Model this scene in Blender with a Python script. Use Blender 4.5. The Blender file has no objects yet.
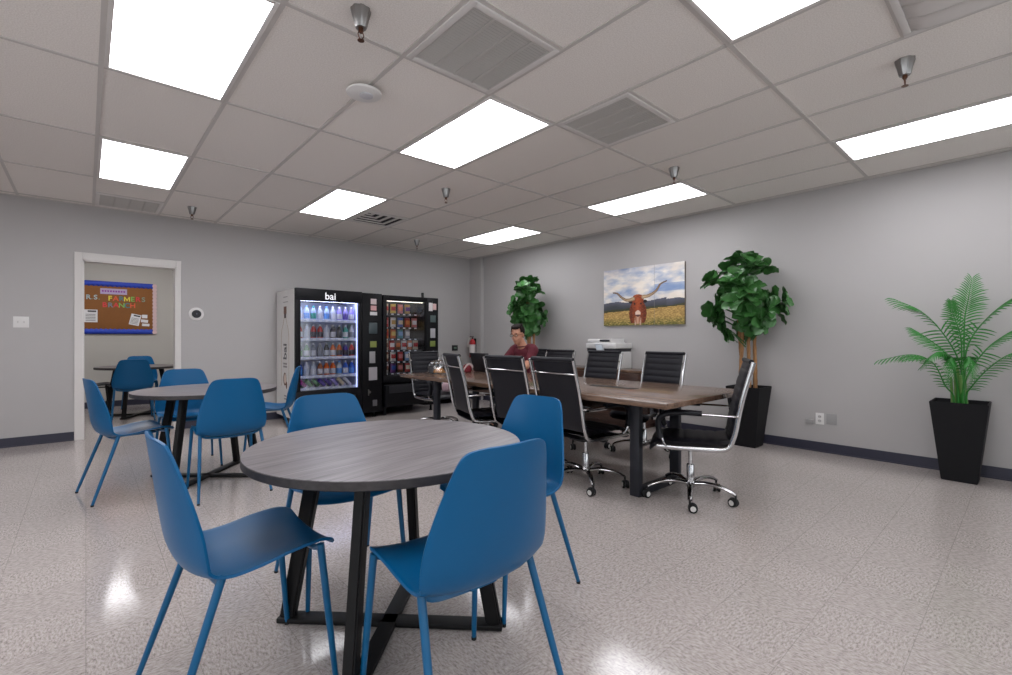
import bpy, bmesh, math, random
from mathutils import Vector, Matrix, noise as mnoise
PI = math.pi
random.seed(7)
SC = bpy.context.scene
COL = SC.collection

# ------------------------------------------------------------------ materials
def lin(v):
    v = v / 255.0
    return v / 12.92 if v <= 0.04045 else ((v + 0.055) / 1.055) ** 2.4
def rgb(c):
    return (lin(c[0]), lin(c[1]), lin(c[2]), 1.0)
MATS = {}
def mat(name, c, rough=0.5, metal=0.0, vary=0.06, scale=30.0, bump=0.0, coat=0.0, spec=0.5, emit=0.0, bscale=None):
    """principled surface whose colour wanders a little with a noise texture"""
    if name in MATS: return MATS[name]
    m = bpy.data.materials.new(name); m.use_nodes = True
    nt = m.node_tree; b = nt.nodes['Principled BSDF']
    tc = nt.nodes.new('ShaderNodeTexCoord')
    nz = nt.nodes.new('ShaderNodeTexNoise'); nz.inputs['Scale'].default_value = scale; nz.inputs['Detail'].default_value = 3
    nt.links.new(tc.outputs['Object'], nz.inputs['Vector'])
    mx = nt.nodes.new('ShaderNodeMix'); mx.data_type = 'RGBA'
    col = rgb(c)
    mx.inputs[6].default_value = tuple(min(1, v * (1 - vary)) for v in col[:3]) + (1,)
    mx.inputs[7].default_value = tuple(min(1, v * (1 + vary)) for v in col[:3]) + (1,)
    nt.links.new(nz.outputs['Fac'], mx.inputs[0])
    nt.links.new(mx.outputs[2], b.inputs['Base Color'])
    b.inputs['Roughness'].default_value = rough; b.inputs['Metallic'].default_value = metal
    b.inputs['Coat Weight'].default_value = coat; b.inputs['Coat Roughness'].default_value = 0.08
    b.inputs['Specular IOR Level'].default_value = spec
    if emit:
        nt.links.new(mx.outputs[2], b.inputs['Emission Color']); b.inputs['Emission Strength'].default_value = emit
    if bump:
        bn = nt.nodes.new('ShaderNodeBump'); bn.inputs['Strength'].default_value = bump; bn.inputs['Distance'].default_value = 0.01
        if bscale:
            n2 = nt.nodes.new('ShaderNodeTexNoise'); n2.inputs['Scale'].default_value = bscale
            nt.links.new(tc.outputs['Object'], n2.inputs['Vector']); nt.links.new(n2.outputs['Fac'], bn.inputs['Height'])
        else: nt.links.new(nz.outputs['Fac'], bn.inputs['Height'])
        nt.links.new(bn.outputs['Normal'], b.inputs['Normal'])
    MATS[name] = m
    return m

def attr_mat(name, rough=0.6):
    if name in MATS: return MATS[name]
    m = bpy.data.materials.new(name); m.use_nodes = True; nt = m.node_tree; b = nt.nodes['Principled BSDF']
    a = nt.nodes.new('ShaderNodeAttribute'); a.attribute_name = 'print'
    nt.links.new(a.outputs['Color'], b.inputs['Base Color']); b.inputs['Roughness'].default_value = rough
    MATS[name] = m; return m

def glass_mat(name, tint=(1, 1, 1), refl=0.06):
    if name in MATS: return MATS[name]
    m = bpy.data.materials.new(name); m.use_nodes = True; nt = m.node_tree
    for n in list(nt.nodes):
        if n.type != 'OUTPUT_MATERIAL': nt.nodes.remove(n)
    out = [n for n in nt.nodes if n.type == 'OUTPUT_MATERIAL'][0]
    t = nt.nodes.new('ShaderNodeBsdfTransparent'); t.inputs['Color'].default_value = tint + (1,)
    g = nt.nodes.new('ShaderNodeBsdfGlossy'); g.inputs['Roughness'].default_value = 0.04
    f = nt.nodes.new('ShaderNodeFresnel'); f.inputs['IOR'].default_value = 1.45
    mm = nt.nodes.new('ShaderNodeMath'); mm.operation = 'MAXIMUM'; mm.inputs[1].default_value = refl
    nt.links.new(f.outputs[0], mm.inputs[0])
    mx = nt.nodes.new('ShaderNodeMixShader'); nt.links.new(mm.outputs[0], mx.inputs[0])
    nt.links.new(t.outputs[0], mx.inputs[1]); nt.links.new(g.outputs[0], mx.inputs[2]); nt.links.new(mx.outputs[0], out.inputs['Surface'])
    MATS[name] = m; return m

def emit_mat(name, c, strength, stripes=False):
    if name in MATS: return MATS[name]
    m = bpy.data.materials.new(name); m.use_nodes = True; nt = m.node_tree
    b = nt.nodes['Principled BSDF']; b.inputs['Base Color'].default_value = rgb(c); b.inputs['Roughness'].default_value = 0.6
    b.inputs['Emission Color'].default_value = rgb(c)
    b.inputs['Emission Strength'].default_value = strength
    if stripes:     # three fluorescent tubes glowing behind the prismatic lens
        tc = nt.nodes.new('ShaderNodeTexCoord'); w = nt.nodes.new('ShaderNodeTexWave')
        w.wave_type = 'BANDS'; w.bands_direction = 'X'; w.inputs['Scale'].default_value = 1.55; w.inputs['Distortion'].default_value = 0.4
        w.inputs['Phase Offset'].default_value = 0.0
        nt.links.new(tc.outputs['Object'], w.inputs['Vector'])
        mr = nt.nodes.new('ShaderNodeMapRange'); mr.inputs['To Min'].default_value = strength * 0.72; mr.inputs['To Max'].default_value = strength * 1.15
        nt.links.new(w.outputs['Fac'], mr.inputs['Value']); nt.links.new(mr.outputs['Result'], b.inputs['Emission Strength'])
    MATS[name] = m; return m

def wood_mat(name, dark, light, rough, axis='X', scale=6.0, stretch=14.0, coat=0.0, rotz=0.0):
    if name in MATS: return MATS[name]
    m = bpy.data.materials.new(name); m.use_nodes = True; nt = m.node_tree; b = nt.nodes['Principled BSDF']
    tc = nt.nodes.new('ShaderNodeTexCoord'); mp = nt.nodes.new('ShaderNodeMapping')
    s = [stretch, stretch, stretch]; s['XYZ'.index(axis)] = 0.9
    mp.inputs['Scale'].default_value = s
    rm = nt.nodes.new('ShaderNodeMapping'); rm.inputs['Rotation'].default_value = (0, 0, rotz)
    nt.links.new(tc.outputs['Object'], rm.inputs['Vector']); nt.links.new(rm.outputs['Vector'], mp.inputs['Vector'])
    n1 = nt.nodes.new('ShaderNodeTexNoise'); n1.inputs['Scale'].default_value = 1.6; n1.inputs['Detail'].default_value = 6; n1.inputs['Roughness'].default_value = 0.65; n1.inputs['Distortion'].default_value = 0.6
    nt.links.new(mp.outputs['Vector'], n1.inputs['Vector'])
    n2 = nt.nodes.new('ShaderNodeTexNoise'); n2.inputs['Scale'].default_value = scale; n2.inputs['Detail'].default_value = 4
    nt.links.new(mp.outputs['Vector'], n2.inputs['Vector'])
    ad = nt.nodes.new('ShaderNodeMath'); ad.operation = 'MULTIPLY_ADD'; ad.inputs[1].default_value = 0.45; nt.links.new(n2.outputs['Fac'], ad.inputs[0])
    mu = nt.nodes.new('ShaderNodeMath'); mu.operation = 'MULTIPLY'; mu.inputs[1].default_value = 0.6; nt.links.new(n1.outputs['Fac'], mu.inputs[0])
    nt.links.new(mu.outputs[0], ad.inputs[2])
    cr = nt.nodes.new('ShaderNodeValToRGB'); cr.color_ramp.elements[0].position = 0.36; cr.color_ramp.elements[1].position = 0.68
    cr.color_ramp.elements[0].color = rgb(dark); cr.color_ramp.elements[1].color = rgb(light)
    nt.links.new(ad.outputs[0], cr.inputs['Fac']); nt.links.new(cr.outputs['Color'], b.inputs['Base Color'])
    b.inputs['Roughness'].default_value = rough; b.inputs['Coat Weight'].default_value = coat; b.inputs['Coat Roughness'].default_value = 0.12
    MATS[name] = m; return m

def floor_mat():
    m = bpy.data.materials.new('waxed vinyl composition tile'); m.use_nodes = True; nt = m.node_tree; b = nt.nodes['Principled BSDF']
    N = nt.nodes.new; L = nt.links.new
    tc = N('ShaderNodeTexCoord')
    # tile index -> alternate fleck direction
    sep = N('ShaderNodeSeparateXYZ'); L(tc.outputs['Object'], sep.inputs[0])
    def math_(op, a, bb=None):
        n = N('ShaderNodeMath'); n.operation = op
        for i, v in enumerate((a, bb)):
            if v is None: continue
            if isinstance(v, (int, float)): n.inputs[i].default_value = v
            else: L(v, n.inputs[i])
        return n.outputs[0]
    tx = math_('DIVIDE', sep.outputs[0], 0.3048); ty = math_('DIVIDE', sep.outputs[1], 0.3048)
    ix = math_('FLOOR', tx); iy = math_('FLOOR', ty)
    par = math_('FLOORED_MODULO', math_('ADD', ix, iy), 2.0)
    def flecks(sx, sy, sc):
        mp = N('ShaderNodeMapping'); mp.inputs['Scale'].default_value = (sx, sy, 1); mp.inputs['Rotation'].default_value = (0, 0, 0.5)
        L(tc.outputs['Object'], mp.inputs['Vector'])
        n = N('ShaderNodeTexNoise'); n.inputs['Scale'].default_value = sc; n.inputs['Detail'].default_value = 6; n.inputs['Roughness'].default_value = 0.72
        L(mp.outputs['Vector'], n.inputs['Vector']); return n.outputs['Fac']
    fa = flecks(1.0, 2.6, 46.0); fb = flecks(2.6, 1.0, 46.0)
    mxf = N('ShaderNodeMix'); L(par, mxf.inputs[0]); L(fa, mxf.inputs[2]); L(fb, mxf.inputs[3])
    cr = N('ShaderNodeValToRGB'); e = cr.color_ramp.elements
    e[0].position = 0.30; e[0].color = rgb((120, 111, 107)); e[1].position = 0.5; e[1].color = rgb((176, 167, 163))
    e2 = e.new(0.68); e2.color = rgb((200, 192, 188))
    L(mxf.outputs[0], cr.inputs['Fac'])
    # per tile tone
    wn = N('ShaderNodeTexWhiteNoise'); wn.noise_dimensions = '2D'
    cb = N('ShaderNodeCombineXYZ'); L(ix, cb.inputs[0]); L(iy, cb.inputs[1]); L(cb.outputs[0], wn.inputs['Vector'])
    tone = math_('MULTIPLY_ADD', wn.outputs['Value'], 0.03)
    tone.node.inputs[2].default_value = 0.97
    # seams
    def edge(t):
        f = math_('FRACT', t); d = math_('ABSOLUTE', math_('SUBTRACT', f, 0.5)); return math_('GREATER_THAN', d, 0.4955)
    seam = math_('MAXIMUM', edge(tx), edge(ty))
    big = N('ShaderNodeTexNoise'); big.inputs['Scale'].default_value = 0.9; L(tc.outputs['Object'], big.inputs['Vector'])
    seamf = math_('MULTIPLY', seam, math_('MULTIPLY', big.outputs['Fac'], 0.55))
    k = math_('MULTIPLY', tone, math_('SUBTRACT', 1.0, seamf))
    vm = N('ShaderNodeVectorMath'); vm.operation = 'SCALE'; L(cr.outputs['Color'], vm.inputs[0]); L(k, vm.inputs['Scale'])
    L(vm.outputs[0], b.inputs['Base Color'])
    mr = N('ShaderNodeMapRange'); mr.inputs['To Min'].default_value = 0.07; mr.inputs['To Max'].default_value = 0.17; L(big.outputs['Fac'], mr.inputs['Value'])
    L(mr.outputs['Result'], b.inputs['Roughness'])
    bn = N('ShaderNodeBump'); bn.inputs['Strength'].default_value = 0.02; bn.inputs['Distance'].default_value = 0.003
    L(fa, bn.inputs['Height']); L(bn.outputs['Normal'], b.inputs['Normal'])
    b.inputs['Specular IOR Level'].default_value = 0.5
    return m

def ceiling_mat():
    m = bpy.data.materials.new('mineral fibre ceiling tile'); m.use_nodes = True; nt = m.node_tree; b = nt.nodes['Principled BSDF']
    N = nt.nodes.new; L = nt.links.new
    tc = N('ShaderNodeTexCoord'); n = N('ShaderNodeTexNoise'); n.inputs['Scale'].default_value = 140; n.inputs['Detail'].default_value = 4
    L(tc.outputs['Object'], n.inputs['Vector'])
    cr = N('ShaderNodeValToRGB'); cr.color_ramp.elements[0].position = 0.35; cr.color_ramp.elements[0].color = rgb((226, 220, 214))
    cr.color_ramp.elements[1].position = 0.62; cr.color_ramp.elements[1].color = rgb((240, 235, 230))
    L(n.outputs['Fac'], cr.inputs['Fac'])
    # each laid-in tile has its own slight tone
    sep = N('ShaderNodeVectorMath'); sep.operation = 'SUBTRACT'; sep.inputs[1].default_value = (0.064, -0.16, 0); L(tc.outputs['Object'], sep.inputs[0])
    dv = N('ShaderNodeVectorMath'); dv.operation = 'DIVIDE'; dv.inputs[1].default_value = (0.61, 1.22, 1); L(sep.outputs[0], dv.inputs[0])
    fl = N('ShaderNodeVectorMath'); fl.operation = 'FLOOR'; L(dv.outputs[0], fl.inputs[0])
    wn = N('ShaderNodeTexWhiteNoise'); wn.noise_dimensions = '2D'; L(fl.outputs[0], wn.inputs['Vector'])
    mr = N('ShaderNodeMapRange'); mr.inputs['To Min'].default_value = 0.95; mr.inputs['To Max'].default_value = 1.04; L(wn.outputs['Value'], mr.inputs['Value'])
    sc = N('ShaderNodeVectorMath'); sc.operation = 'SCALE'; L(cr.outputs['Color'], sc.inputs[0]); L(mr.outputs['Result'], sc.inputs['Scale'])
    L(sc.outputs[0], b.inputs['Base Color'])
    b.inputs['Roughness'].default_value = 0.9
    bn = N('ShaderNodeBump'); bn.inputs['Strength'].default_value = 0.3; bn.inputs['Distance'].default_value = 0.004; L(n.outputs['Fac'], bn.inputs['Height']); L(bn.outputs['Normal'], b.inputs['Normal'])
    return m

WALL = mat('grey wall paint', (178, 175, 174), 0.55, vary=0.025, scale=2.0, bump=0.03, bscale=180)
WALLFAR = mat('beige grey paint', (176, 172, 164), 0.6, vary=0.02, scale=2.0)
WHITE = mat('white painted metal', (216, 212, 209), 0.45, vary=0.02)
WHITEP = mat('white plastic', (226, 224, 222), 0.4, vary=0.02)
GRID = mat('ceiling grid enamel', (200, 195, 191), 0.5, vary=0.02)
NAVY = mat('navy rubber cove base', (46, 46, 62), 0.45, vary=0.08)
CHROME = mat('polished chrome', (186, 185, 186), 0.13, metal=1.0, vary=0.03)
STEEL = mat('brushed chrome', (150, 148, 147), 0.3, metal=1.0, vary=0.05)
BLUE = mat('blue moulded plastic', (1, 86, 134), 0.36, vary=0.03, scale=5, spec=.32)
BLUELEG = mat('blue powder coat', (2, 86, 130), 0.36, vary=0.04, spec=.4)
BLACKP = mat('black plastic', (24, 24, 27), 0.4, vary=0.1)
BLACKM = mat('black powder coated steel', (17, 16, 17), 0.5, vary=0.08, spec=.25)
NAVYM = mat('dark slate powder coat', (32, 34, 42), 0.5, vary=0.06)
LEATHER = mat('black leatherette', (20, 20, 27), 0.45, vary=0.12, spec=.3, scale=60, bump=0.08, bscale=260)
MESHB = mat('black sling upholstery', (20, 21, 26), 0.55, vary=0.1, scale=80)
RUBBER = mat('black rubber', (18, 18, 18), 0.7)
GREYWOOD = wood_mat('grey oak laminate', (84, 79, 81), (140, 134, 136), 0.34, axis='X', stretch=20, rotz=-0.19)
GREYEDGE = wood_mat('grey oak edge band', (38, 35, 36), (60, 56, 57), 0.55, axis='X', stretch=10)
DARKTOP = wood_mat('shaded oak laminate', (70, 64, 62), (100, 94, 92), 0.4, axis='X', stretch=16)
WALNUT = wood_mat('walnut laminate', (76, 58, 47), (126, 100, 83), 0.22, axis='Y', stretch=12, coat=0.25)
WALNUTD = wood_mat('dark walnut laminate', (52, 34, 28), (90, 64, 54), 0.32, axis='Y', stretch=12)
PRINT = attr_mat('printed canvas', 0.7)
PRINTG = attr_mat('printed vinyl wrap', 0.45)

# ------------------------------------------------------------------ mesh helpers
def merge(bm, tmp, xf=None):
    if xf is not None: bmesh.ops.transform(tmp, matrix=xf, verts=tmp.verts)
    me = bpy.data.meshes.new('tmp'); tmp.to_mesh(me); tmp.free()
    bm.from_mesh(me); bpy.data.meshes.remove(me)
def box(bm, lo, hi, bev=0.0, seg=2, xf=None):
    t = bmesh.new(); bmesh.ops.create_cube(t, size=1.0)
    c = [(a + b) / 2 for a, b in zip(lo, hi)]; s = [b - a for a, b in zip(lo, hi)]
    for v in t.verts: v.co = Vector((c[0] + v.co.x * s[0], c[1] + v.co.y * s[1], c[2] + v.co.z * s[2]))
    if bev: bmesh.ops.bevel(t, geom=list(t.edges), offset=min(bev, min(s) * 0.49), segments=seg, profile=0.5, affect='EDGES')
    merge(bm, t, xf)
def tube(bm, pts, r, n=10, cap=True, closed=False, xf=None, flat=None):
    """sweep a circle (or an ellipse: flat=(a, b) factors) along a path"""
    t = bmesh.new(); pts = [Vector(p) for p in pts]; m = len(pts)
    rs = [r] * m if isinstance(r, (int, float)) else list(r)
    rings = []; prev = None
    for i, p in enumerate(pts):
        if closed: d = pts[(i + 1) % m] - pts[(i - 1) % m]
        else: d = pts[min(i + 1, m - 1)] - pts[max(i - 1, 0)]
        d.normalize()
        if prev is None:
            up = Vector((0, 0, 1)) if abs(d.z) < 0.9 else Vector((1, 0, 0))
            a = d.cross(up).normalized()
        else:
            a = (prev - d * prev.dot(d)).normalized()
        prev = a; b = d.cross(a)
        fa, fb = flat or (1, 1)
        rings.append([t.verts.new(p + (a * math.cos(2 * PI * k / n) * fa + b * math.sin(2 * PI * k / n) * fb) * rs[i]) for k in range(n)])
    for i in range(m if closed else m - 1):
        A, B = rings[i], rings[(i + 1) % m]
        for k in range(n): t.faces.new((A[k], A[(k + 1) % n], B[(k + 1) % n], B[k]))
    if cap and not closed:
        t.faces.new(rings[0][::-1]); t.faces.new(rings[-1])
    bmesh.ops.recalc_face_normals(t, faces=t.faces)
    merge(bm, t, xf)
def lathe(bm, prof, n=20, xf=None, sx=1.0, sy=1.0):
    t = bmesh.new(); rings = []
    for r, z in prof:
        if r < 1e-5: rings.append([t.verts.new((0, 0, z))])
        else: rings.append([t.verts.new((r * sx * math.cos(2 * PI * k / n), r * sy * math.sin(2 * PI * k / n), z)) for k in range(n)])
    for A, B in zip(rings, rings[1:]):
        for k in range(n):
            if len(A) == 1 and len(B) == 1: continue
            if len(A) == 1: t.faces.new((A[0], B[(k + 1) % n], B[k]))
            elif len(B) == 1: t.faces.new((A[k], A[(k + 1) % n], B[0]))
            else: t.faces.new((A[k], A[(k + 1) % n], B[(k + 1) % n], B[k]))
    if len(rings[0]) > 1: t.faces.new(rings[0][::-1])
    if len(rings[-1]) > 1: t.faces.new(rings[-1])
    bmesh.ops.recalc_face_normals(t, faces=t.faces)
    merge(bm, t, xf)
def prism(bm, poly, h, xf=None, bev=0.0):
    """polygon in xy extruded along +z by h"""
    t = bmesh.new(); vs = [t.verts.new((x, y, 0)) for x, y in poly]; f = t.faces.new(vs)
    r = bmesh.ops.extrude_face_region(t, geom=[f]); up = [v for v in r['geom'] if isinstance(v, bmesh.types.BMVert)]
    bmesh.ops.translate(t, vec=(0, 0, h), verts=up); bmesh.ops.recalc_face_normals(t, faces=t.faces)
    if bev:
        es = [e for e in t.edges if abs(e.verts[0].co.z - e.verts[1].co.z) < 1e-6]
        bmesh.ops.bevel(t, geom=es, offset=bev, segments=2, profile=0.5, affect='EDGES')
    merge(bm, t, xf)
def grid(bm, f, nu, nv, xf=None):
    t = bmesh.new(); P = [[t.verts.new(f(i / (nu - 1), j / (nv - 1))) for j in range(nv)] for i in range(nu)]
    for i in range(nu - 1):
        for j in range(nv - 1): t.faces.new((P[i][j], P[i + 1][j], P[i + 1][j + 1], P[i][j + 1]))
    merge(bm, t, xf)
def spline(pts, per=8):
    pts = [Vector(p) for p in pts]; out = []
    for i in range(len(pts) - 1):
        p0 = pts[i - 1] if i else pts[0] * 2 - pts[1]; p1, p2 = pts[i], pts[i + 1]
        p3 = pts[i + 2] if i + 2 < len(pts) else p2 * 2 - p1
        for k in range(per):
            u = k / per
            out.append(0.5 * ((2 * p1) + (p2 - p0) * u + (2 * p0 - 5 * p1 + 4 * p2 - p3) * u * u + (3 * p1 - p0 - 3 * p2 + p3) * u ** 3))
    out.append(pts[-1]); return out
def interp(tab, x):
    if x <= tab[0][0]: return tab[0][1]
    for (a, va), (b, vb) in zip(tab, tab[1:]):
        if x <= b:
            u = (x - a) / (b - a); return va + (vb - va) * u
    return tab[-1][1]
T = Matrix.Translation
def R(a, ax): return Matrix.Rotation(a, 4, ax)

def obj(name, bm, m, parent=None, smooth=40, loc=None, recalc=False):
    if recalc: bmesh.ops.recalc_face_normals(bm, faces=bm.faces)
    me = bpy.data.meshes.new(name); bm.to_mesh(me); bm.free()
    if smooth:
        me.polygons.foreach_set('use_smooth', [True] * len(me.polygons))
        if smooth < 180: me.set_sharp_from_angle(angle=math.radians(smooth))
    me.materials.append(m)
    o = bpy.data.objects.new(name, me); COL.objects.link(o)
    if parent: o.parent = parent
    if loc: o.location = loc
    return o
def tag(o, label, cat, group=None):
    o['label'] = label; o['category'] = cat
    if group: o['group'] = group
    elif 'group' in o: del o['group']
    return o
def thing(name, label, cat, loc=(0, 0, 0), rz=0.0, group=None):
    o = bpy.data.objects.new(name, None); COL.objects.link(o); o.empty_display_size = 0.1
    o.location = loc; o.rotation_euler = (0, 0, rz)
    return tag(o, label, cat, group)
def struct(name, bm, m, smooth=0):
    o = obj(name, bm, m, None, smooth); o['kind'] = 'structure'; return o
def dup(root, loc=None, rz=None, label=None, group=None):
    r = root.copy(); COL.objects.link(r)
    if loc is not None: r.location = loc
    if rz is not None: r.rotation_euler = (0, 0, rz)
    if label: r['label'] = label
    if group: r['group'] = group
    for ch in root.children:
        cc = ch.copy(); COL.objects.link(cc); cc.parent = r
        for g in ch.children:
            d = g.copy(); COL.objects.link(d); d.parent = cc
    return r
def text_bm(s, size, depth, xf=None, bold=0.0):
    cu = bpy.data.curves.new('txt', 'FONT'); cu.body = s; cu.size = size; cu.extrude = depth; cu.align_x = 'CENTER'; cu.align_y = 'CENTER'; cu.offset = bold
    o = bpy.data.objects.new('txt', cu); COL.objects.link(o)
    dg = bpy.context.evaluated_depsgraph_get(); me = bpy.data.meshes.new_from_object(o.evaluated_get(dg))
    bpy.data.objects.remove(o); bpy.data.curves.remove(cu)
    bm = bmesh.new(); bm.from_mesh(me); bpy.data.meshes.remove(me)
    if xf is not None: bmesh.ops.transform(bm, matrix=xf, verts=bm.verts)
    return bm
def realize(o):
    """replace the mesh by the result of its modifiers"""
    dg = bpy.context.evaluated_depsgraph_get(); me = bpy.data.meshes.new_from_object(o.evaluated_get(dg))
    o.modifiers.clear(); o.data = me
def raster(name, parent, fn, nx, ny, place, m):
    """a printed face: place(a, b) -> point, fn(a, b) -> sRGB colour, one colour per little cell"""
    bm = bmesh.new(); P = [[bm.verts.new(place(i / nx, j / ny)) for j in range(ny + 1)] for i in range(nx + 1)]
    cols = []
    for i in range(nx):
        for j in range(ny):
            bm.faces.new((P[i][j], P[i + 1][j], P[i + 1][j + 1], P[i][j + 1])); cols.append(rgb(fn((i + .5) / nx, (j + .5) / ny)))
    o = obj(name, bm, m, parent, 0)
    ca = o.data.color_attributes.new('print', 'FLOAT_COLOR', 'CORNER')
    for p, c in zip(o.data.polygons, cols):
        for li in p.loop_indices: ca.data[li].color = c
    return o
def mixc(a, b, t):
    t = max(0, min(1, t)); return tuple(x + (y - x) * t for x, y in zip(a, b))

# ------------------------------------------------------------------ the room
XR, YB, ZC, XL, YF = 5.62, 7.28, 2.70, -3.4, -3.0
YF2 = 10.45
GX, GY = 0.064, -0.16          # origin of the ceiling grid
bm = bmesh.new(); box(bm, (XL - .1, YF - .1, -0.1), (XR + .1, YF2 + .1, 0)); struct('floor', bm, floor_mat())
bm = bmesh.new(); box(bm, (XL - .1, YF - .1, ZC), (XR + .1, YF2 + .1, ZC + .1)); struct('ceiling', bm, ceiling_mat())
DX0, DX1, DZ = -0.03, 0.862, 2.065     # door opening
bm = bmesh.new()
box(bm, (XL, YB, 0), (DX0, YB + .12, ZC)); box(bm, (DX1, YB, 0), (XR, YB + .12, ZC)); box(bm, (DX0, YB, DZ), (DX1, YB + .12, ZC))
struct('wall_back', bm, WALL)
bm = bmesh.new(); box(bm, (XR, YF, 0), (XR + .1, YF2, ZC)); struct('wall_right', bm, WALL)
# unseen window walls behind the camera, added to let in soft fill light
def fill_window_wall(wname, gname, n, a0, a1, place, glass):
    bm = bmesh.new(); box(bm, *place(a0, a1, 0, .35)); box(bm, *place(a0, a1, 2.5, ZC))
    k = 4; w = (a1 - a0) / k
    for q in range(k + 1):
        c = a0 + q * w; box(bm, *place(max(a0, c - .05), min(a1, c + .05), .35, 2.5))
    struct(wname, bm, WALL)
    bm = bmesh.new(); box(bm, *glass(a0, a1, .35, 2.5)); struct(gname, bm, glass_mat('fill window glass', (.97, .98, .98)))
fill_window_wall('wall_front', 'fill_window_1', 5, XL, XR, lambda a, b, z0, z1: ((a, YF - .1, z0), (b, YF, z1)), lambda a, b, z0, z1: ((a, YF - .055, z0), (b, YF - .047, z1)))
bm = bmesh.new(); box(bm, (XL - .1, 3.5, 0), (XL, YF2, ZC)); struct('wall_left', bm, WALL)
fill_window_wall('wall_left_front', 'fill_window_2', 4, YF, 3.5, lambda a, b, z0, z1: ((XL - .1, a, z0), (XL, b, z1)), lambda a, b, z0, z1: ((XL - .055, a, z0), (XL - .047, b, z1)))
bm = bmesh.new(); box(bm, (XL, YF2, 0), (XR, YF2 + .1, ZC)); struct('wall_far', bm, WALLFAR)
bm = bmesh.new(); box(bm, (2.2, YB + .12, 0), (2.3, YF2, ZC)); struct('wall_side', bm, WALLFAR)
bm = bmesh.new(); box(bm, (5.55, 6.94, 0), (XR, YB, ZC)); struct('wall_corner', bm, WALL)     # boxed-in chase in the corner
# door frame: casing, jambs, stop
bm = bmesh.new()
for x0, x1 in ((DX0 - .07, DX0), (DX1, DX1 + .048)):
    box(bm, (x0, YB - .018, 0), (x1, YB, DZ + .085), .004)
    box(bm, (x0, YB + .12, 0), (x1, YB + .138, DZ + .085), .004)
box(bm, (DX0, YB - .018, DZ), (DX1, YB, DZ + .085), .004); box(bm, (DX0, YB + .12, DZ), (DX1, YB + .138, DZ + .085), .004)
box(bm, (DX0, YB - .016, 0), (DX0 + .016, YB + .136, DZ)); box(bm, (DX1 - .016, YB - .016, 0), (DX1, YB + .136, DZ)); box(bm, (DX0, YB - .016, DZ - .016), (DX1, YB + .136, DZ))
struct('door_1', bm, WHITE)
def baseboard(name, lo, hi, nx, ny):
    bm = bmesh.new(); box(bm, lo, hi, .002)
    # little cove toe
    box(bm, (lo[0] - (0.006 if nx < 0 else 0), lo[1] - (0.006 if ny < 0 else 0), 0), (hi[0], hi[1], 0.012), .002)
    struct(name, bm, NAVY)
baseboard('baseboard_back', (XL, YB - .008, 0), (DX0 - .07, YB, .10), 0, -1)
baseboard('baseboard_rear', (DX1 + .048, YB - .008, 0), (5.55, YB, .10), 0, -1)
baseboard('baseboard_right', (XR - .008, YF, 0), (XR, 6.94, .10), -1, 0)
baseboard('baseboard_corner', (5.542, 6.932, 0), (5.55, YB - .008, .10), -1, 0)
baseboard('baseboard_far', (XL, YF2 - .008, 0), (2.2, YF2, .10), 0, -1)
# suspended ceiling grid
lights = [(0, -1), (0, 1), (3, -1), (3, 1), (3, -3), (7, -1), (7, 1), (7, -3), (-4, -1), (-4, 1), (-4, -3), (0, -3)]  # leftmost column is unseen, added to keep the light even
bm = bmesh.new()
gz0 = ZC - .007
i0 = math.ceil((XL - GX) / .61); i1 = math.floor((XR - GX) / .61)
for i in range(i0, i1 + 1):
    x = GX + i * .61; box(bm, (x - .012, YF, gz0), (x + .012, YB, ZC))
for j in range(-3, 7):
    y = GY + (j) * 1.22
    if YF < y < YB: box(bm, (XL, y - .012, gz0 + .0005), (XR, y + .012, ZC))
for i, j0 in ((2, 1.67), (4, 1.67), (4, .44), (4, -.17), (0, 6.55), (4, 5.33)):      # cross tees beside the grilles
    x = GX + i * .61; box(bm, (x, j0 - .012, gz0 + .001), (x + .61, j0 + .012, ZC))
box(bm, (GX, 7.15, gz0 + .001), (GX + .61, 7.174, ZC))
struct('trim_1', bm, GRID)
bm = bmesh.new()
box(bm, (XL, YB - .022, gz0 - .001), (5.55, YB, ZC)); box(bm, (XR - .022, YF, gz0 - .001), (XR, 6.94, ZC)); box(bm, (5.528, 6.918, gz0 - .001), (XR, YB, ZC))
struct('trim_2', bm, GRID)

LIGHT = 6.0
DAY = 1.25
LENS = emit_mat('lit prismatic lens', (250, 250, 255), LIGHT, True)
def light_thing(x, y, label):
    t = thing('ceiling_light', label, 'ceiling light', (x, y, ZC), 0, 'recessed fluorescent ceiling lights')
    bm = bmesh.new(); w, l = .293, .598
    for lo, hi in (((-w, -l), (-w + .022, l)), ((w - .022, -l), (w, l)), ((-w + .0225, -l), (w - .0225, -l + .022)), ((-w + .0225, l - .022), (w - .0225, l))):
        box(bm, (lo[0], lo[1], -.012), (hi[0], hi[1], -.0005), .002)
    obj('frame', bm, WHITE, t)
    bm = bmesh.new(); box(bm, (-w + .02, -l + .02, -.008), (w - .02, l - .02, -.003)); obj('lens', bm, LENS, t, 0)
    return t
llab = {(0, -1): 'large recessed ceiling light overhead, above the nearest floor by the door',
        (0, 1): 'recessed ceiling light in front of the doorway, beside the grey return grille',
        (3, -1): 'recessed ceiling light between the two louvred return grilles',
        (3, 1): 'recessed ceiling light next to the black slotted air vent, before the drinks machine',
        (3, -3): 'recessed ceiling light cut by the top edge, between return grille and curved diffuser',
        (7, -1): 'recessed ceiling light above the longhorn picture wall',
        (7, 1): 'smallest recessed ceiling light, nearest the room corner by the vending machines',
        (7, -3): 'long recessed ceiling light beside the right wall above the palm'}
for i, j in lights:
    light_thing(GX + i * .61 + .305, GY + (j + 3) * 1.22 + .61, llab.get((i, j), 'unseen recessed ceiling light added outside the view, bay %d row %d' % (i + 4, j + 3)))
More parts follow.
